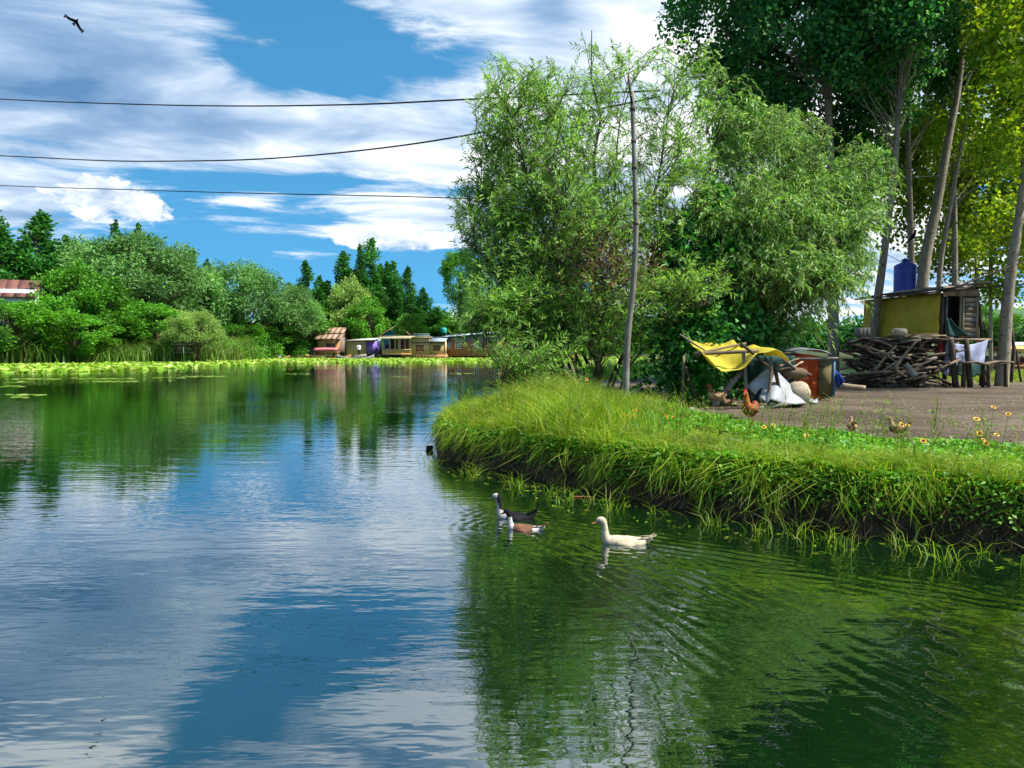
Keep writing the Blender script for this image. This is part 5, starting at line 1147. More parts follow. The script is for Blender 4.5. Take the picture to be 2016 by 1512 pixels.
# cloths under the shack
def cloth(name, label, corners, D, m_, amp=.07, waves=5, nx_=22, ny_=14, group=None, bow=0., ragged=.06, seed=1):
    """hanging cloth from four photo corners (tl, tr, br, bl)"""
    g = np.zeros((ny_, nx_, 3)); c = [np.array(q, float) for q in corners]; ds = D if hasattr(D, '__len__') else [D] * 4
    Pw = [np.array(P(q[0], q[1], d)) for q, d in zip(c, ds)]
    for r in range(ny_):
        v = r / (ny_ - 1)
        for k in range(nx_):
            u = k / (nx_ - 1); p = (Pw[0] * (1 - u) + Pw[1] * u) * (1 - v) + (Pw[3] * (1 - u) + Pw[2] * u) * v
            f = amp * (.4 + .6 * v) * (math.sin(u * waves * 3.1 + v * 2 + seed) + .8 * (float(fbm(np.array(u * 6.), np.array(v * 4.), 3, seed)) - .5) * 2)
            p = p + np.array((0, f, -bow * math.sin(u * math.pi) * (1 - v) + ragged * v * math.sin(u * 17 + seed) * .5)); g[r, k] = p
    ce = g.mean((0, 1)); o = MB().sheet(g, .012).build(name, m_, None, True, tuple(ce)); return tag(o, label, 'cloth', group)
cloth('hanging_cloth', 'narrow bluish-white cloth hanging left of the shack stilts', [(1866, 668), (1876, 668), (1882, 741), (1856, 738)], [24.7, 24.7, 24.55, 24.6], WCLOTH, .05, 3, 10, 14)
cloth('hanging_cloth', 'wide bluish-white cloth draped under the shack floor', [(1878, 676), (1946, 668), (1938, 722), (1880, 722)], [24.9, 25.0, 24.7, 24.8], WCLOTH, .06, 5, 24, 14, None, .10, .12, 4)
cloth('hanging_cloth', 'dark green cloth hanging below the bench', [(1886, 716), (1938, 716), (1938, 741), (1884, 740)], [24.55, 24.6, 24.5, 24.5], GCLOTH, .04, 5, 18, 8)
cloth('hanging_cloth', 'red rag stuffed behind the firewood beside the white cloth', [(1846, 668), (1866, 672), (1862, 705), (1848, 702)], [25.0, 25.0, 24.95, 25.], pmat('red_cloth', (.34, .035, .02), (.2, .02, .015), .8, 4), .03, 3, 8, 8)
# bench
t = thing('plank_bench', 'rough plank bench before the shack, left of the nearest poplar', 'bench', tuple(G(1940, 757, .5)))
yb = 24.1
part(rough_plank(P(1893, 715, yb), P(1988, 713, yb), .38, .05, 21), 'seat', WOOD, t)
for x, d in ((1898, .0), (1935, .12), (1946, -.12), (1980, .1)): part(pole_mesh([P(x, 716, yb + d), P(x, 735, yb + d), P(x, 762, yb + d)], .055, .06), 'leg', WOODD, t)
t = thing('standing_post', 'dark rough post before the white cloth', 'post', tuple(P(1880, 757, 24.4))); part(pole_mesh([P(1872, 668, 24.5), P(1876, 710, 24.45), P(1882, 765, 24.4)], .09, .10), 'shaft', WOODD, t); part(MB().tube([P(1871, 667, 24.5), P(1872, 668.5, 24.5)], .096, 7), 'sawn_top', WOODG, t)
t = thing('standing_post', 'dark post in the middle of the wide white cloth', 'post', tuple(P(1909, 755, 24.3))); part(pole_mesh([P(1902, 668, 24.4), P(1905, 700, 24.3), P(1910, 762, 24.3)], .075, .09), 'shaft', WOODD, t); part(MB().tube([P(1902, 667, 24.4), P(1902, 668.5, 24.4)], .08, 7), 'sawn_top', WOODG, t)
t = thing('leaning_sticks', 'pair of thin poles leaning right of the shack', 'poles', (16.3, 26.4, .5)); part(pole_mesh([(15.7, 26.3, 3.3), (16.0, 26.35, 1.9), (16.35, 26.4, .4)], .035, .04), 'pole', WOODD, t); part(pole_mesh([(16.0, 26.5, 2.9), (16.3, 26.5, 1.7), (16.6, 26.5, .4)], .025, .03), 'pole', WOODD, t)
t = thing('leaning_sticks', 'poles leaning against the nearest poplar at the right edge', 'poles', (17.0, 25.6, .5)); part(pole_mesh([P(1990, 640, 26), P(1996, 690, 25.9), P(1990, 752, 25.8)], .05, .06), 'pole', WOODD, t); part(pole_mesh([P(1992, 660, 26.1), P(2002, 700, 26), P(2010, 752, 26)], .03, .035), 'pole', WOODD, t)
# blue tank behind the shack
bp = P(1781, 575, 30.0); t = thing('blue_water_tank', 'ribbed blue plastic water tank behind the shack roof', 'water tank', (bp.x, 30, .5)); b = MB(); zb, zt = P(0, 578, 30).z, P(0, 514, 30).z
rad = []; pts = []
for k in range(31):
    z = zb + (zt - zb) * k / 30; pts.append((bp.x, 30, z)); rad.append((.40 if k < 27 else .40 - .085 * (k - 26)) + (.012 if k % 3 == 0 else 0))
b.tube(pts, rad, 24); part(b, 'tank', BPLAS, t, True); part(MB().tube([(bp.x, 30, zt), (bp.x, 30, zt + .07)], .14, 16), 'lid', BPLAS, t)
for dx_, dy_ in ((-.33, -.33), (.33, -.33), (.33, .33), (-.33, .33)): part(MB().beam((bp.x + dx_, 30 + dy_, .3), (bp.x + dx_, 30 + dy_, zb - .06), .09, .09), 'leg', WOODD, t)
part(MB().box((bp.x, 30, zb - .03), (.95, .95, .06)), 'platform', WOODD, t)

# ------------------------------------------------------------------ firewood pile
t = thing('firewood_pile', 'big tangled pile of planks and branches in front of the shack', 'firewood', (12.6, 25, .5)); q = np.random.RandomState(12)
for k in range(215):
    lay = q.rand() ** .9; y0 = 757 - lay * 92 + q.normal() * 2; x = q.uniform(1672, 1850) + lay * 12; D = 23.9 + lay * .9 + q.uniform(0, 1.3)
    L = q.uniform(.35, 1.5) * (1.15 - .25 * lay); ang = q.normal() * .28; yaw = q.normal() * .45; c = np.array(P(x, y0, D)); d = np.array((math.cos(ang) * math.cos(yaw), math.sin(yaw), math.sin(ang)))
    c[2] = max(c[2], .56 + .5 * L * abs(d[2])); m_ = [WOOD, WOODG, WOODD, WOODD, WOODD, B_DARK][q.randint(6)]
    if k % 4 == 0: part(pole_mesh([c - d * L / 2, c + q.normal(size=3) * .05, c + d * L / 2], q.uniform(.03, .06), q.uniform(.02, .05), 6), 'branch', m_, t)
    else: part(rough_plank(c - d * L / 2, c + d * L / 2, q.uniform(.08, .24), q.uniform(.03, .09), k), 'plank', m_, t)
for k in range(9): a = P(1742 + k * 2, 661 + q.normal() * 2.2, 24.6 + q.uniform(0, .6)); part(rough_plank(a, np.array(a) + np.array((q.uniform(.9, 1.9), q.uniform(-.2, .3), q.normal() * .05)), .12, .035, 200 + k), 'plank', [WOOD, WOODG, PLANK][k % 3], t)
for a, c, r in (((1702, 682, 23.7), (1768, 716, 23.6), .035), ((1768, 690, 23.8), (1700, 665, 24), .03), ((1757, 730, 23.6), (1808, 668, 24), .05), ((1790, 735, 23.4), (1845, 705, 23.7), .03), ((1718, 735, 23.5), (1765, 680, 23.8), .04)): part(pole_mesh([P(*a), (np.array(P(*a)) + np.array(P(*c))) / 2 + (0, -.05, .08), P(*c)], r, r * .7), 'branch', WOOD, t)
part(MB().tube(crom([P(1772, 712, 23.5), P(1764, 722, 23.4), P(1768, 732, 23.35), P(1780, 739, 23.3)], 5), .05, 7), 'bent_branch', WOOD, t)
pts = [P(1782, 718, 23.4), P(1802, 742, 23.2)]; b = MB(); a, c = np.array(pts[0]), np.array(pts[1])
t2 = thing('grey_pipe', 'hollow pale pipe sticking out of the firewood pile', 'pipe', tuple(c - (0, 0, .1))); b = MB().tube([a, c], .10, 14, False); part(b, 'outer_wall', WOODG, t2, True); part(MB().tube([a, c - nrm(c - a) * .002], .085, 14, False), 'shade_black_bore', BLACK, t2, True)  # inner face coloured black as the shade inside the pipe
t2 = thing('yellow_jerrycan', 'pale yellow can lying on top of the firewood', 'can', tuple(P(1768, 660, 24.6))); a = np.array(P(1760, 653, 24.7)); part(MB().tube([a, a + (.03, .01, .0), a + (.36, .02, -.02), a + (.40, .02, -.02)], [.10, .125, .125, .10], 14), 'body', CREAM, t2, True); part(MB().tube([a - (.05, 0, 0), a], .045, 10), 'neck', CREAM, t2, True)
t2 = thing('wooden_box', 'weathered box standing on the firewood at its left end', 'box', tuple(P(1700, 655, 25))); b = MB(); pbox(b, 1690, 1712, 645, 664, 24.8, .35); part(b, 'body', WOODG, t2)
for x in (1690, 1697.5, 1705): b = MB(); pbox(b, x + .4, x + 6.6, 646, 663.5, 24.77, .02); part(b, 'board', WOODG, t2)
t2 = thing('pale_log', 'pale cut log lying right of the blue tarp', 'log', tuple(P(1672, 768, 22))); b = pole_mesh([P(1656, 759, 22), P(1680, 762, 21.9), P(1704, 764, 21.8)], .085, .075, 10); part(b, 'bark_log', PLANK, t2, True); a = np.array(P(1656, 759, 22)); part(MB().tube([a - (.006, 0, 0), a + (.002, 0, 0)], .075, 12), 'cut_end', CREAM, t2)

# ------------------------------------------------------------------ chicken coop with yellow sheet
DC = 16.6; gc = float(gz(4.8, DC)); t = thing('chicken_coop', 'open pole coop roofed with a sagging yellow sheet', 'coop', (4.9, DC, gc))
def cp(x, y, d=0.): return P(x, y, DC + d)
for pts, r in (([(1346, 700, .3), (1345, 750, .3), (1344, 803, .3)], .035), ([(1350, 722, -.1), (1362, 760, -.15), (1376, 802, -.2)], .03), ([(1464, 692, -.3), (1467, 735, -.3), (1470, 778, -.25)], .045), ([(1520, 716, -.4), (1516, 755, -.45), (1512, 803, -.5)], .036), ([(1524, 714, -.4), (1532, 755, -.4), (1541, 796, -.4)], .045),
               ([(1460, 732, -.2), (1432, 765, -.3), (1404, 802, -.4)], .06), ([(1366, 697, -.1), (1430, 694, -.2), (1494, 691, -.3)], .045), ([(1458, 676, -.35), (1484, 697, -.4), (1512, 721, -.45)], .035), ([(1338, 658, .2), (1362, 674, .1), (1388, 690, .0)], .022), ([(1366, 698, .1), (1420, 686, .4), (1468, 676, .7)], .03), ([(1388, 806, -.6), (1436, 805, -.6), (1490, 803, -.6)], .05), ([(1490, 806, -.7), (1520, 800, -.65), (1548, 795, -.6)], .055), ([(1366, 698, -.1), (1400, 696, .5), (1440, 694, 1.0)], .03)):
    part(pole_mesh([cp(*q) for q in pts], r, r * .85), 'pole', [WOOD, WOODD, WOODG][len(t.children) % 3], t)
g = np.zeros((10, 20, 3))
for r in range(10):
    for c in range(20):
        u, v = c / 19, r / 9; x = 1374 + (1538 - 1374) * u; d = -.5 + 1.5 * v; sag = (26 * math.sin(min(1., u / .62) * math.pi) * (1 - abs(2 * v - .5) * .5) if u < .62 else -9 * math.sin((u - .62) / .38 * math.pi) + 10 * max(0, u - .85) / .15)
        p = np.array(P(x, 698 + sag * .95, DC)); g[r, c] = (p[0] + .0 * d, DC + d, p[2] - .16 * (1 - v) * (u < .62) * math.sin(min(1., u / .62) * math.pi) + .22 * v * (u < .62) + .10 * v + .03 * math.sin(u * 23 + v * 7))
part(MB().sheet(g, .012), 'yellow_sheet', YTARP2, t, True)
g = np.zeros((10, 12, 3))      # back netting
for r in range(10):
    for c in range(12): u, v = c / 11, r / 9; g[r, c] = tuple(P(1470 + 95 * u, 700 + 95 * v, DC + 1.1 + .1 * math.sin(u * 9 + v * 4)))
part(MB().sheet(g, .01), 'dark_back_sheet', GCLOTH, t, True)
# white plastic sheet tent over sacks
t = thing('white_plastic_sheet', 'dirty white plastic sheet draped over sacks beside the coop', 'sheet', tuple(G(1530, 800, .5))); DW = 16.3; g = np.zeros((16, 24, 3))
for r in range(16):
    for c in range(24):
        u, v = c / 23, r / 15; x0, x1 = 1512 - 44 * v ** .8 * 1.0, 1530 + 62 * v; y0 = 727 + 4 * u; yb = 770 + 26 * min(1., u * 1.6) - 6 * max(0, u - .7)
        if u < .35: yb = 762 + u / .35 * 33
        y = y0 + (yb - y0) * v; x = x0 + (x1 - x0) * u; d = .15 - .55 * math.sin(u * math.pi) * v + .09 * math.sin(u * 13 + v * 6) * v
        g[r, c] = tuple(P(x, y, DW + d))
part(MB().sheet(g, .012), 'sheet', WPLAS, t, True)
g = np.zeros((6, 16, 3))
for r in range(6):
    for c in range(16): u, v = c / 15, r / 5; p = G(1560 + 50 * u, 792 - 3 * u + 5 * v + 2 * math.sin(u * 9), gc); g[r, c] = (p.x, p.y, gc + .03 + .05 * abs(math.sin(u * 11 + v * 3)) * (1 - v))
part(MB().sheet(g, .012), 'trailing_edge', WPLAS, t, True)
def sack(label, x, y, D, sx, sy, sz, m_, seed):
    q = np.random.RandomState(seed); p = P(x, y, D); nu, nv = 18, 12; b = MB(); V = []
    for j in range(nv + 1):
        ph = -math.pi / 2 + math.pi * j / nv
        for i_ in range(nu):
            th = 2 * math.pi * i_ / nu; k = 1 + .16 * (float(fbm(np.array(i_ * .55 % 9.9), np.array(j * .6), 2, seed)) - .5); cx = abs(math.cos(ph)) ** .6
            V.append((sx * k * cx * math.copysign(abs(math.cos(th)) ** .7, math.cos(th)), sy * k * cx * math.copysign(abs(math.sin(th)) ** .7, math.sin(th)), sz * math.sin(ph) * k))
    F = [(j * nu + i_, j * nu + (i_ + 1) % nu, (j + 1) * nu + (i_ + 1) % nu, (j + 1) * nu + i_) for j in range(nv) for i_ in range(nu)]
    o = b.add(np.array(V), F).build('sack', m_, None, True); o.location = p; return tag(o, label, 'sack')
sack('bulging beige sack under the white sheet left of the orange tarp', 1568, 775, 16.6, .27, .3, .27, BEIGE, 3)
sack('brown sack lying on the boards before the orange tarp', 1560, 735, 16.7, .30, .25, .13, pmat('brown_sack', (.16, .105, .06), (.08, .055, .035), .85, 4), 5)
t = thing('broken_boards', 'loose broken boards heaped on the sacks before the orange tarp', 'boards', tuple(P(1560, 745, 16.5)))
for k, (a, c, w_) in enumerate((((1528, 722), (1572, 706), .07), ((1545, 710), (1575, 742), .10), ((1556, 726), (1580, 712), .06), ((1540, 752), (1560, 740), .14), ((1575, 728), (1596, 738), .12), ((1530, 735), (1568, 724), .08), ((1588, 745), (1560, 728), .09))): part(rough_plank(P(a[0], a[1], 16.4 + .05 * k), P(c[0], c[1], 16.6), w_, .03, 300 + k), 'board', [WOOD, WOODG, PLANK][k % 3], t)
# orange tarp hut
DO = 18.6; t = thing('orange_tarp_hut', 'small hut wrapped in an orange tarp with an olive door', 'hut', tuple(G(1600, 786, .5))); g = np.zeros((14, 22, 3))
for r in range(14):
    for c in range(22):
        u, v = c / 21, r / 13; x = 1546 + (1612 - 1546 + 4 * v) * u; y = 703 - 5 * math.sin(u * math.pi) + (88 + 0 * u - (703 - 703)) * v - 4 * (1 - u) * v
        g[r, c] = tuple(P(x, y, DO + .25 - .25 * u - .07 * math.sin(u * 15 + 3 * v) * v - .04 * math.sin(v * 18 + u * 3)))
part(MB().sheet(g, .014), 'orange_tarp', OTARP, t, True)
g = np.zeros((4, 12, 3))
for r in range(4):
    for c in range(12): u, v = c / 11, r / 3; g[r, c] = tuple(np.array(P(1546 + 70 * u, 703 - 5 * math.sin(u * math.pi), DO + .25 - .25 * u)) + np.array((.05 * v, 1.0 * v, .03 * v)))
part(MB().sheet(g, .014), 'tarp_top', OTARP, t, True)
b = MB(); pbox(b, 1613, 1641, 709, 777, DO - .05, .05); d_ = part(b, 'door', OLIVE, t)
for y in (720, 744): b = MB(); pbox(b, 1614, 1625, y, y + 2, DO - .08, .03); part(b, 'hinge', BLACK, d_)
b = MB(); pbox(b, 1640.5, 1645, 706, 782, DO - .06, .08); part(b, 'door_post', pmat('blue_post', (.10, .19, .30), (.06, .12, .2), .7, 3), t)
b = MB(); pbox(b, 1550, 1640, 712, 783, DO + .35, .8); part(b, 'frame_box', WOODD, t)
n = 12; g = np.zeros((n, 6, 3))
for r in range(n):
    a = r / (n - 1)
    for c in range(6): u = c / 5; p = np.array(P(1566 + 70 * a, 697 - 9 * math.sin(a * math.pi * .8 + .3) + 10 * max(0, a - .75), DO - .15)); g[r, c] = p + np.array((.0, 1.1 * u, .05 * u))
part(MB().sheet(g, .015), 'curved_metal_roof', GREYM, t, True)
part(pole_mesh([P(1560, 706, DO - .1), P(1610, 706, DO - .1), P(1650, 705, DO - .05)], .03, .025), 'roof_pole', WOODG, t)
o = cloth('blue_tarp', 'bright blue tarp flaring out beside the olive door', [(1643, 727), (1647, 730), (1663, 750), (1650, 765)], [DO - .02, DO, DO - .3, DO - .05], BTARP, .05, 3, 8, 10); o['category'] = 'tarp'
# odd things of the yard
def stone(label, x, y, r, seed, m_=STONE):
    p = G(x, y, .52); q = np.random.RandomState(seed); V, nu, nv = [], 12, 8
    for j in range(nv + 1):
        ph = -math.pi / 2 + math.pi * j / nv
        for i_ in range(nu): k = r * (1 + .22 * (q.rand() - .5)); th = 6.283 * i_ / nu; V.append((1.3 * k * math.cos(ph) * math.cos(th), k * math.cos(ph) * math.sin(th), .72 * k * math.sin(ph)))
    o = MB().add(np.array(V), [(j * nu + i_, j * nu + (i_ + 1) % nu, (j + 1) * nu + (i_ + 1) % nu, (j + 1) * nu + i_) for j in range(nv) for i_ in range(nu)]).build('stone', m_, None, True)
    o.location = (p.x, p.y, float(gz(p.x, p.y)) + r * .4); return tag(o, label, 'stone')
stone('round pale stone left of the coop foot', 1324, 806, .12, 1); stone('flat grey stone under the coop edge', 1362, 811, .10, 2)
for x0, y0, x1, y1, lab, m_ in ((1300, 866, 1420, 875, 'dark old plank lying in the bank plants left of the rooster', WOODD), (1380, 862, 1500, 872, 'grey plank half buried in the plants below the rooster', WOODG), (1705, 899, 1775, 903, 'pale stick lying in the plants right of the small chick', WOODG), (890, 838, 960, 850, 'weathered stick at the left tip of the bank', WOOD)):
    a, c = G(x0, y0, .62), G(x1, y1, .62); a.z = float(gz(a.x, a.y)) + .10; c.z = float(gz(c.x, c.y)) + .10
    o = rough_plank(a - (a + c) / 2, c - (a + c) / 2, .10, .05, x0).build('old_plank', m_); o.location = (a + c) / 2; tag(o, lab, 'plank')
a = G(1147, 980); o = pole_mesh([(-.13, 0, .008), (0, .012, .012), (.13, -.005, .006)], .010, .006).build('floating_stick', pmat('red_brown_stick', (.26, .09, .05), None, .7, 8)); o.location = a; tag(o, 'reddish stick floating near the bank', 'stick')
# black float by the tip of the bank
t = thing('black_float', 'small black can floating left of the bank tip', 'float', tuple(G(845, 887))); MB().tube([(0, 0, -.04), (0, 0, -.035), (.01, 0, .07), (.01, 0, .085)], [.05, .062, .06, .045], 14).build('can', BLACK, t, True); MB().tube(crom([(.06, 0, .05), (.085, 0, .07), (.07, 0, .10), (.03, 0, .09)], 4), .006, 6).build('handle', BLACK, t)

# ------------------------------------------------------------------ leaning pole and wires
pb = P(1232, 790, 14.9); pb.z = float(gz(pb.x, 14.9)); t = thing('utility_pole', 'tall crooked wooden pole standing in front of the big willow', 'pole', tuple(pb))
pl = crom([pb - Vector((0, 0, .3)), P(1233, 720, 14.9), P(1238, 640, 14.9), P(1247, 560, 14.9), P(1252, 450, 14.9), P(1249, 330, 14.9), P(1244, 180, 14.9)], 6)
part(MB().tube(pl, np.linspace(.072, .040, len(pl)), 10), 'shaft', WOODG, t, True)
part(MB().beam(P(1244, 205, 14.85), P(1237, 150, 14.82), .036, .05), 'top_batten', WOODD, t)
for y in (215, 278, 330, 400, 440): p = np.array(P(1245 + (y - 200) * .03, y, 14.9)); part(MB().tube([p - (0, 0, .03), p + (0, 0, .03)], .054, 10), 'wire_binding', WOODD, t)
def wire(label, pts, r, n=10, group=None):
    w_ = crom([P(*q) for q in pts], n); ce = w_.mean(0); b = MB().tube(w_, r, 5); o = b.build('power_wire', CABLE, None, True, tuple(ce)); return tag(o, label, 'wire', group)
wire('uppermost of the three wires crossing the sky', [(-260, 178, 52), (0, 195, 44), (225, 204, 38), (450, 208.5, 33), (700, 205.5, 28), (930, 195, 25), (1300, 178, 22.5)], .030, 10)
wire('middle wire, sagging lowest at the left', [(-260, 296, 52), (0, 306.5, 44), (200, 316, 39), (350, 317, 35), (520, 312.5, 31.5), (720, 295, 28), (930, 264, 25), (1300, 190, 22.5)], .030, 10)
wire('lowest and thinnest wire, sloping down to the right', [(-260, 350, 60), (0, 365, 52), (240, 373, 46), (480, 380, 41), (760, 386, 36), (930, 391, 33), (1250, 400, 28)], .026, 10)
wire('thin line strung between the poplar trunks', [(1560, 245, 27.6), (1640, 265, 27.7), (1770, 330, 27), (1900, 318, 27.5), (2030, 320, 25.3)], .010); wire('lower thin line between the poplar trunks', [(1590, 320, 27.8), (1700, 345, 27.5), (1860, 345, 29), (2030, 312, 25.4)], .010)
wire('short line under the perched bird', [(1740, 430, 26.9), (1800, 465, 27), (1850, 480, 29.3)], .012)
# ------------------------------------------------------------------ birds
def loft(path, rx, rz, n=16, sub=5):
    """body of elliptical rings along a path in the local XZ plane, symmetric in Y"""
    k = len(path); pts = crom([(p[0], 0, p[1]) for p in path], sub); m_ = len(pts); tt = np.linspace(0, k - 1, m_)
    rx = np.interp(tt, range(k), rx); rz = np.interp(tt, range(k), rz); tg = nrm(np.gradient(pts, axis=0)); up = np.stack([-tg[:, 2], 0 * tg[:, 0], tg[:, 0]], 1)
    a = np.arange(n) * 2 * math.pi / n; V = pts[:, None] + np.cos(a)[None, :, None] * rx[:, None, None] * np.array((0, 1., 0)) + np.sin(a)[None, :, None] * rz[:, None, None] * up[:, None]
    i_ = np.arange(m_ - 1)[:, None] * n; j = np.arange(n)[None]; Q = np.stack([i_ + j, i_ + n + j, i_ + n + (j + 1) % n, i_ + (j + 1) % n], -1).reshape(-1, 4)
    b = MB(); return b, V.reshape(-1, 3), Q, [np.arange(n)[None], ((m_ - 1) * n + np.arange(n))[::-1][None]]
def body(t, path, rx, rz, mats, pick, name='body', n=16, sub=5):
    b, V, Q, caps = loft(path, rx, rz, n, sub); c = V[Q].mean(1); k = np.array([pick(*q) for q in c]); b.add(V)
    for m_ in range(len(mats)):
        if (k == m_).any(): b.F.append(Q[k == m_]); b.M.append(m_)
    b.F += caps; b.M += [pick(*V[caps[0][0]].mean(0)), pick(*V[caps[1][0]].mean(0))]
    return b.build(name, mats, t, True)
def wing(t, pts, m_, sy, th=.012, name='wing', bulge=.03):
    """folded wing: an outline in XZ set on the flank and bulged outwards"""
    p = np.array(pts, float); c = p.mean(0); n = len(p); rings = []
    for k, f in ((0, 1.), (1, .72), (2, .4)): rings.append(np.array([(c[0] + (q[0] - c[0]) * f, sy * (q[2] + bulge * k / 2), c[1] + (q[1] - c[1]) * f) for q in p]))
    V = np.concatenate(rings + [np.array([(c[0], sy * (c[2] + bulge), c[1])])] + [np.array([(q[0], sy * (q[2] - th), q[1]) for q in p])]); F4, F3 = [], []
    for r in range(2): F4 += [(r * n + j, r * n + (j + 1) % n, (r + 1) * n + (j + 1) % n, (r + 1) * n + j) for j in range(n)]
    F3 = [(2 * n + j, 2 * n + (j + 1) % n, 3 * n) for j in range(n)]; o = 3 * n + 1
    F4 += [((j + 1) % n, j, o + j, o + (j + 1) % n) for j in range(n)]; return MB().add(V, F4, F3, np.array([[o + j for j in range(n)]])).build(name, m_, t, True)
def feather(t, a, c, w_, m_, bend=.0, name='tail_feather', yo=0.):
    pts = crom([a, ((a[0] + c[0]) / 2, (a[1] + c[1]) / 2 + yo, (a[2] + c[2]) / 2 + bend), c], 4); g = np.zeros((len(pts), 3, 3)); ws = np.sin(np.linspace(.35, 1, len(pts)) * math.pi * .97) * .5 + .25
    for r in range(len(pts)):
        for k in range(3): g[r, k] = pts[r] + np.array((0, 0, 1.)) * 0 + np.array((-.2, .9 if abs(yo) < 9 else 0, .4)) * (k - 1) * w_ * ws[r] / 2
    return MB().sheet(g, .004).build(name, m_, t, True)
FW = pmat('cream_feather', (.62, .54, .38), (.46, .38, .26), .7, 12, (1, 1, 1), .4, 60); FB = pmat('black_feather', (.010, .010, .013), (.006, .006, .007), .6, 12, bump=.4, bscale=60, spec=.12); FBR = pmat('brown_feather', (.24, .11, .06), (.11, .05, .03), .7, 12, bump=.4, bscale=60); FWH = pmat('white_feather', (.55, .53, .50), (.4, .38, .35), .7, 12, bump=.3, bscale=60)
BILL = pmat('orange_bill', (.62, .27, .10), (.48, .19, .07), .45, 10, bump=0); BILLD = pmat('dark_bill', (.16, .12, .06), None, .5, 10, bump=0); EYE = pmat('eye', (.01, .01, .01), None, .15, 10, bump=0, spec=.6); COMB = pmat('red_comb', (.60, .02, .018), (.42, .012, .012), .5, 10, bump=.2); LEGY = pmat('yellow_leg', (.50, .33, .12), None, .6, 10, bump=0)
RUF = pmat('rufous_feather', (.30, .065, .014), (.14, .03, .008), .55, 14, bump=.4, bscale=60); GOLD = pmat('golden_hackle', (.52, .17, .025), (.36, .09, .015), .5, 16, (1, 1, .4), .5, 50); TANF = pmat('tan_feather', (.48, .30, .15), (.30, .17, .085), .7, 12, bump=.4, bscale=60)
def duck(label, loc, rz, sc, mats, pick, wm_, bm, tm, tailup=.04, neck=1.0):
    t = thing('duck', label, 'duck', loc, rz, 'ducks swimming off the bank'); nk = neck
    path = [(-.33, .085 + tailup), (-.27, .065 + tailup * .5), (-.18, .045), (-.06, .035), (.06, .040), (.15, .060), (.195, .115), (.205, .115 + .065 * nk), (.215, .115 + .12 * nk), (.238, .115 + .165 * nk), (.275, .115 + .168 * nk), (.30, .115 + .155 * nk)]
    body(t, path, [.012, .05, .098, .122, .118, .085, .048, .034, .034, .042, .036, .018], [.012, .035, .072, .092, .092, .082, .050, .036, .036, .044, .036, .018], mats, pick)
    wo_ = [(.08, .085, .105), (.10, .045, .118), (.0, .01, .125), (-.14, .02, .112), (-.27, .075, .055), (-.20, .10, .055), (-.05, .115, .075)]
    for sy in (-1, 1): wing(t, wo_, wm_, sy, .02)
    for sy in (-1, 1): feather(t, (-.16, sy * .05, .10), (-.335, sy * .022, .115 + tailup * .6), .05, wm_, .01, 'wing_tip')
    for k in range(5): feather(t, (-.26, (k - 2) * .02, .085 + tailup * .4), (-.385 + abs(k - 2) * .012, (k - 2) * .034, .115 + tailup * 1.6), .045, tm, .0)
    h = np.array((.30, 0, .115 + .150 * nk)); b = MB(); bl = [(0, .020, .018), (.03, .021, .012), (.055, .022, .007), (.068, .012, .003)]; V = []
    for dx_, w_, hh in bl:
        for q in range(10): a = q * 6.283 / 10; V.append(h + np.array((dx_ - .008, math.cos(a) * w_, math.sin(a) * hh - dx_ * .32)))
    b.add(np.array(V), [(r * 10 + q, r * 10 + 10 + q, r * 10 + 10 + (q + 1) % 10, r * 10 + (q + 1) % 10) for r in range(3) for q in range(10)], np.arange(30, 40)[::-1][None]); b.build('bill', bm, t, True)
    for sy in (-1, 1): MB().tube([(.272, sy * .030, .115 + .180 * nk), (.273, sy * .037, .115 + .181 * nk)], [.008, .005], 8).build('eye', EYE, t, True)
    t.scale = (sc, sc, sc); return t
dz_w = -.035
p = G(1222, 1069); duck('cream-white duck with an orange bill swimming behind the two dark ones', (p.x + .02, p.y, dz_w), R(176), .80, [FW], lambda x, y, z: 0, FW, BILL, FW, .02, 1.12)
for k in range(2): pass
p = G(1014, 1022)
def pk1(x, y, z): return 0 if (z > .26 and x < .235) or (z < .20 and x < .10 and z > -.0) or (x < .225 and z >= .16 and x < .205) else 1
duck('dark duck with a black head stripe and white throat, farther of the pair', (p.x - .01, p.y + .06, dz_w), R(172), .76, [FB, FWH], pk1, FB, BILLD, FB, .09, 1.35)
p = G(1024, 1041)
def pk2(x, y, z): return 0 if z > .235 else (2 if x < -.16 else (1 if x < .14 else 2))
duck('brown-winged duck with white rump, nearer of the dark pair', (p.x + .03, p.y - .02, dz_w), R(168), .66, [FB, FBR, FWH], pk2, FBR, BILLD, FBR, .03, 1.15)

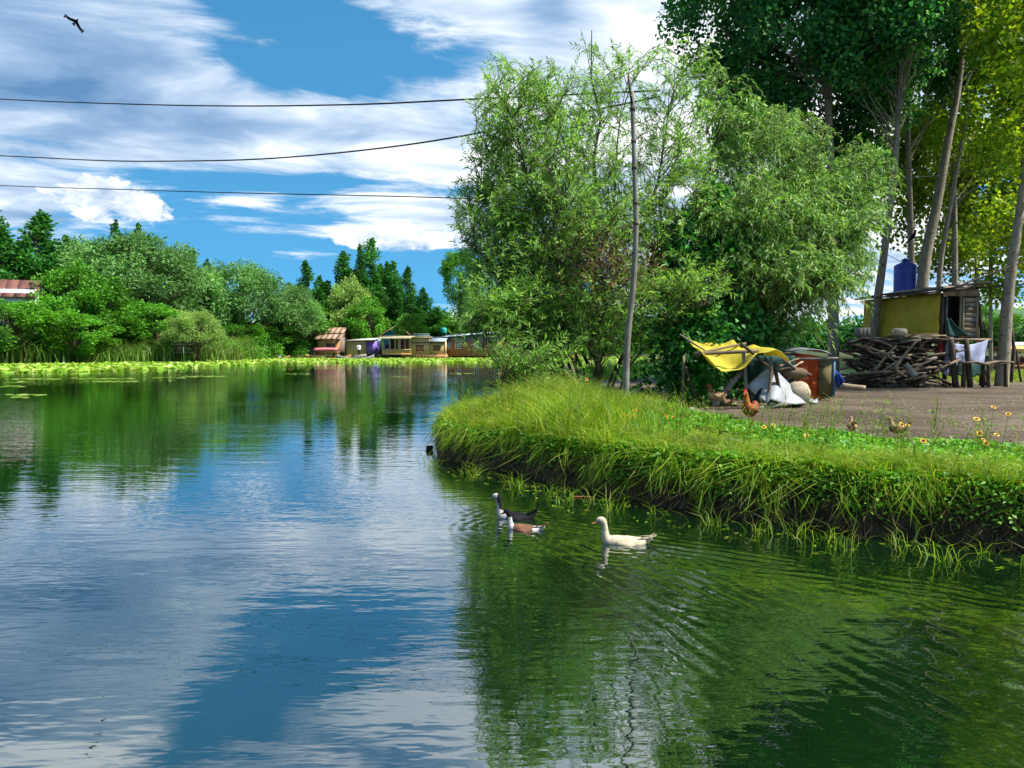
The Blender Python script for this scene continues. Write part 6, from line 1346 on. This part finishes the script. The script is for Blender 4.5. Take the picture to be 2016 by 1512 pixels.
def hen(label, loc, rz, sc, mb_, mn, wm_, tm, cock=False, crouch=0., group='chickens in the yard'):
    t = thing('rooster' if cock else 'hen', label, 'chicken', loc, rz, group); up = .055 if cock else 0.
    path = [(-.17, .30 + up), (-.13, .275 + up), (-.06, .245), (.03, .235), (.10, .265), (.135, .33 + up * .4), (.145, .39 + up), (.155, .435 + up), (.175, .455 + up), (.20, .45 + up)]
    body(t, path, [.02, .055, .095, .105, .088, .058, .040, .035, .032, .016], [.03, .06, .095, .105, .095, .062, .042, .036, .034, .016], [mb_, mn], lambda x, y, z: 1 if z > .31 and x > .02 else 0)
    for sy in (-1, 1): wing(t, [(.07, .30, .085), (.09, .25, .098), (.02, .20, .10), (-.08, .215, .088), (-.15, .255, .05), (-.08, .31, .06)], wm_, sy, .02)
    nt = 9 if cock else 7
    for k in range(nt):
        f = k / (nt - 1); y = (k - (nt - 1) / 2) * (.012 if cock else .016)
        if cock: feather(t, (-.13, y * .6, .31 + up), (-.30 + .10 * f, y * 1.8, .30 + .26 * f), .06, tm, .10, 'tail_feather')
        else: feather(t, (-.13, y * .6, .30), (-.25, y * 1.7, .36 + .05 * (1 - abs(2 * f - 1))), .05, tm, .01, 'tail_feather')
    h = np.array((.19, 0, .455 + up)); MB().tube([h + (.0, 0, 0), h + (.022, 0, -.006), h + (.042, 0, -.018)], [.014, .009, .002], 8).build('beak', LEGY, t, True)
    cs = 1. if cock else .5; F = [(-.045, .025), (.025, .022), (.03, .045), (.018, .033), (.008, .062), (-.006, .040), (-.02, .066), (-.03, .042), (-.048, .058)]
    F = [(h[0] + x * cs - .004, h[2] + z * cs) for x, z in F]; n = len(F); V = [(x, -.005, z) for x, z in F] + [(x, .005, z) for x, z in F]
    MB().add(V, [tuple(range(n))], [tuple(range(2 * n - 1, n - 1, -1))], [(j, (j + 1) % n + 0, (j + 1) % n + n, j + n) for j in range(n)]).build('comb', COMB, t)
    for sy in (-1, 1): MB().tube([h + (.012, sy * .010, -.012), h + (.016, sy * .012, -.032 * cs - .006), h + (.012, sy * .011, -.05 * cs - .008)], [.006, .012 * cs + .002, .004], 8).build('wattle', COMB, t, True); MB().tube([h + (-.012, sy * .026, .008), h + (-.012, sy * .033, .008)], [.007, .004], 8).build('eye', EYE, t)
    for sy in (-1, 1):
        kx = .0 + sy * .02; b = MB(); b.tube([(kx - .01, sy * .045, .20), (kx + .015, sy * .048, .145)], [.045, .022], 8); b.build('thigh', mb_, t, True)
        lg = MB(); lg.tube([(kx + .015, sy * .048, .15), (kx - .012, sy * .048, .10), (kx + .005, sy * .05, .012)], [.012, .009, .008], 7)
        for a in (-.55, 0, .55, math.pi): L = .05 if a < 3 else .025; lg.tube([(kx + .005, sy * .05, .012), (kx + .005 + math.cos(a) * L, sy * .05 + math.sin(a) * L, .004)], [.007, .003], 5)
        lg.build('leg', LEGY, t, True)
    t.scale = (sc, sc, sc); return t
def yard(x, y, z=.5):
    p = G(x, y, z)
    for _ in range(3): p = G(x, y, float(gz(p.x, p.y)))
    return (p.x, p.y, float(gz(p.x, p.y)))
hen('rufous rooster with a red comb standing before the coop', yard(1478, 836), R(222), 1.05, RUF, GOLD, RUF, FB, True)
hen('tan hen standing upright under the left of the yellow sheet', yard(1412, 803), R(160), 1.05, TANF, RUF, TANF, FBR)
hen('small brown hen turned away behind the rooster', yard(1432, 807), R(135), .66, FBR, FBR, TANF, TANF)
hen('small pale tan pullet at the edge of the green bank', yard(1677, 858), R(75), .58, TANF, TANF, TANF, TANF)
hen('dark brown hen half hidden in the plants at the yard edge', yard(1768, 866), R(165), .66, FBR, TANF, FBR, FB)

# ---- crow in flight
cpos = P(150, 42, 30); t = thing('flying_crow', 'black crow flying in the upper left of the sky', 'bird', tuple(cpos), R(15))
body(t, [(-.20, -.03), (-.12, -.01), (0, .0), (.10, .02), (.15, .035), (.185, .03)], [.02, .045, .06, .05, .034, .012], [.015, .04, .055, .048, .034, .012], [FB], lambda x, y, z: 0)
for sy, tipz in ((1, .16), (-1, .20)):
    g = np.zeros((7, 6, 3))
    for r in range(7):
        u = r / 6; ch = .20 * (1 - .35 * u) * (1 if u < .99 else .5)
        for c in range(6): v = c / 5; g[r, c] = (.09 - .10 * u * u - ch * v - .03 * math.sin(v * 9) * (u > .8), sy * (.03 + .42 * u), .03 + .24 * math.sin(u * 1.9) - (tipz * .5 if sy > 0 else .02) * u ** 3)
    MB().sheet(g, .012).build('wing', FB, t, True)
    for k in range(5): MB().leaves(np.array([(.0 - .04 * k, sy * .43, .20 - .02 * k)]), np.array([(-.25 - .22 * k, sy * .9, -.05)]), .17, .05, np.random.RandomState(k), .9, .05).build('flight_feather', FB, t)
for k in range(5): feather(t, (-.17, (k - 2) * .012, -.02), (-.36, (k - 2) * .045, -.10), .05, FB, .0)
MB().tube([(.175, 0, .032), (.215, 0, .028), (.24, 0, .018)], [.014, .010, .002], 8).build('beak', FB, t, True)
cx = nrm(np.array((.62, -.25, .40))); cyv = np.array((-.70, -.50, .50)); cyv = nrm(cyv - cx * (cyv @ cx)); czv = np.cross(cx, cyv)
t.rotation_euler = Matrix(np.column_stack([cx, cyv, czv]).tolist()).to_euler(); t.scale = (.72, .72, .72)
# ---- bird perched on the line
bp = P(1798, 470, 26.98); t = thing('perched_bird', 'dark bird perched on the short line left of the poplar trunks', 'bird', (bp.x, bp.y, bp.z), R(-60)); body(t, [(-.20, -.12), (-.12, -.02), (-.03, .06), (.04, .15), (.06, .22), (.085, .27), (.115, .275)], [.015, .035, .055, .055, .035, .032, .012], [.012, .03, .055, .055, .036, .032, .012], [FB], lambda x, y, z: 0); MB().tube([(.11, 0, .275), (.16, 0, .262)], [.012, .002], 8).build('beak', FB, t)
for sy in (-1, 1): wing(t, [(.05, .16, .05), (.03, .08, .056), (-.10, -.04, .04), (-.17, -.10, .018), (-.08, .04, .045)], FB, sy, .01, 'wing', .012); MB().tube([(-.01, sy * .02, .04), (0, sy * .02, .0)], .008, 5).build('leg', FB, t)

# ------------------------------------------------------------------ flowers on the bank
PET = pmat('yellow_petal', (.80, .50, .03), (.68, .36, .03), .6, 20, bump=0); PETR = pmat('dark_red_petal_base', (.20, .02, .015), None, .6, 20, bump=0); STEM = pmat('flower_stem', (.14, .22, .05), None, .7, 10, bump=0)
def petal_mesh(r0, r1, w_, z0, z1, n=8, off=0.):
    b = MB()
    for k in range(n):
        a = k * 6.283 / n + off; d = np.array((math.cos(a), math.sin(a), 0)); s_ = np.array((-d[1], d[0], 0)); b.add([d * r0 - s_ * w_ * .3 + (0, 0, z0), d * r0 + s_ * w_ * .3 + (0, 0, z0), d * r1 + s_ * w_ * .5 + (0, 0, z1), d * (r1 * 1.08) + (0, 0, z1), d * r1 - s_ * w_ * .5 + (0, 0, z1)], [(0, 1, 2, 3, 4)])
    return b
pm = petal_mesh(.008, .026, .019, .0, .003).mesh('petals'); pm.materials.append(PET); pr = petal_mesh(.004, .015, .013, .004, .005).mesh('inner_ring'); pr.materials.append(PETR)
cmesh = MB().tube([(0, 0, 0), (0, 0, .006), (0, 0, .010)], [.009, .008, .003], 8).mesh('centre'); cmesh.materials.append(PETR)
fr_ = random.Random(2)
FLOW = [(1250, 808, 11.2, 0), (1239, 818, 11.2, 0), (1247, 819, 11.1, 0), (1311, 819, 11.6, 1), (1313, 826, 11.5, 1), (1325, 822, 11.6, 1), (1333, 830, 11.5, 1), (1259, 847, 10.6, 0), (1149, 870, 10.2, 2), (1155, 747, 13.6, 2), (1109, 808, 11.8, 2), (1003, 808, 12.2, 2),
                    (1504, 841, 10.6, 3), (1523, 837, 10.6, 3), (1588, 858, 10.0, 3), (1742, 902, 8.6, 4), (1753, 936, 8.0, 4), (1956, 802, 8.8, 5), (1923, 825, 8.7, 5), (1929, 853, 8.6, 5), (1936, 866, 8.5, 5), (1942, 873, 8.5, 5), (1962, 856, 8.6, 5), (1985, 815, 8.9, 5), (1787, 837, 9.0, 4), (1775, 836, 9.0, 4), (1818, 868, 8.7, 4), (1806, 890, 8.5, 4)]
def flower_label(lab, x):
    xs_ = sorted(f[0] for f in FLOW if f[3] == lab); k = xs_.index(x); n = len(xs_)
    o = 'leftmost' if k == 0 else 'rightmost' if k == n - 1 else ['second', 'third', 'fourth', 'fifth', 'sixth'][k - 1] + ' from left'
    return f'yellow flower, {o} of those ' + ['right of the pole foot', 'left of the coop', 'in the tall grass of the mound', 'in the plants below the rooster', 'near the dark brown hen', 'at the right edge of the bank'][lab]
for (x, y, D, lab) in FLOW:
    p = P(x, y, D); z0 = float(gz(p.x, p.y)); t = thing('yellow_flower', flower_label(lab, x), 'flower', (p.x, p.y, z0), 0, 'yellow flowers on the bank'); h = p.z - z0
    le = (fr_.uniform(-.06, .06), fr_.uniform(-.06, .06)); b = MB().tube(crom([(le[0], le[1], -.02), (le[0] * .4, le[1] * .4, h * .55), (0, 0, h)], 3), np.linspace(.0035, .0022, 7), 5); b.build('stem', STEM, t)
    hd = share('flower_head', cmesh, t); hd.location = (0, 0, h); hd.rotation_euler = (R(fr_.uniform(25, 70)), 0, fr_.uniform(-.6, .6)); sc = fr_.uniform(.9, 1.35); hd.scale = (sc, sc, sc)
    share('petals', pm, hd); share('inner_ring', pr, hd)
    C = np.array([(le[0] * .6, le[1] * .6, h * f) for f in (.2, .35, .5)]); MB().leaves(C, np.random.RandomState(int(x)).normal(size=(3, 3)) + (0, 0, .6), .07, .012, np.random.RandomState(int(x)), .4).build('leaves', L_GRASS, t)
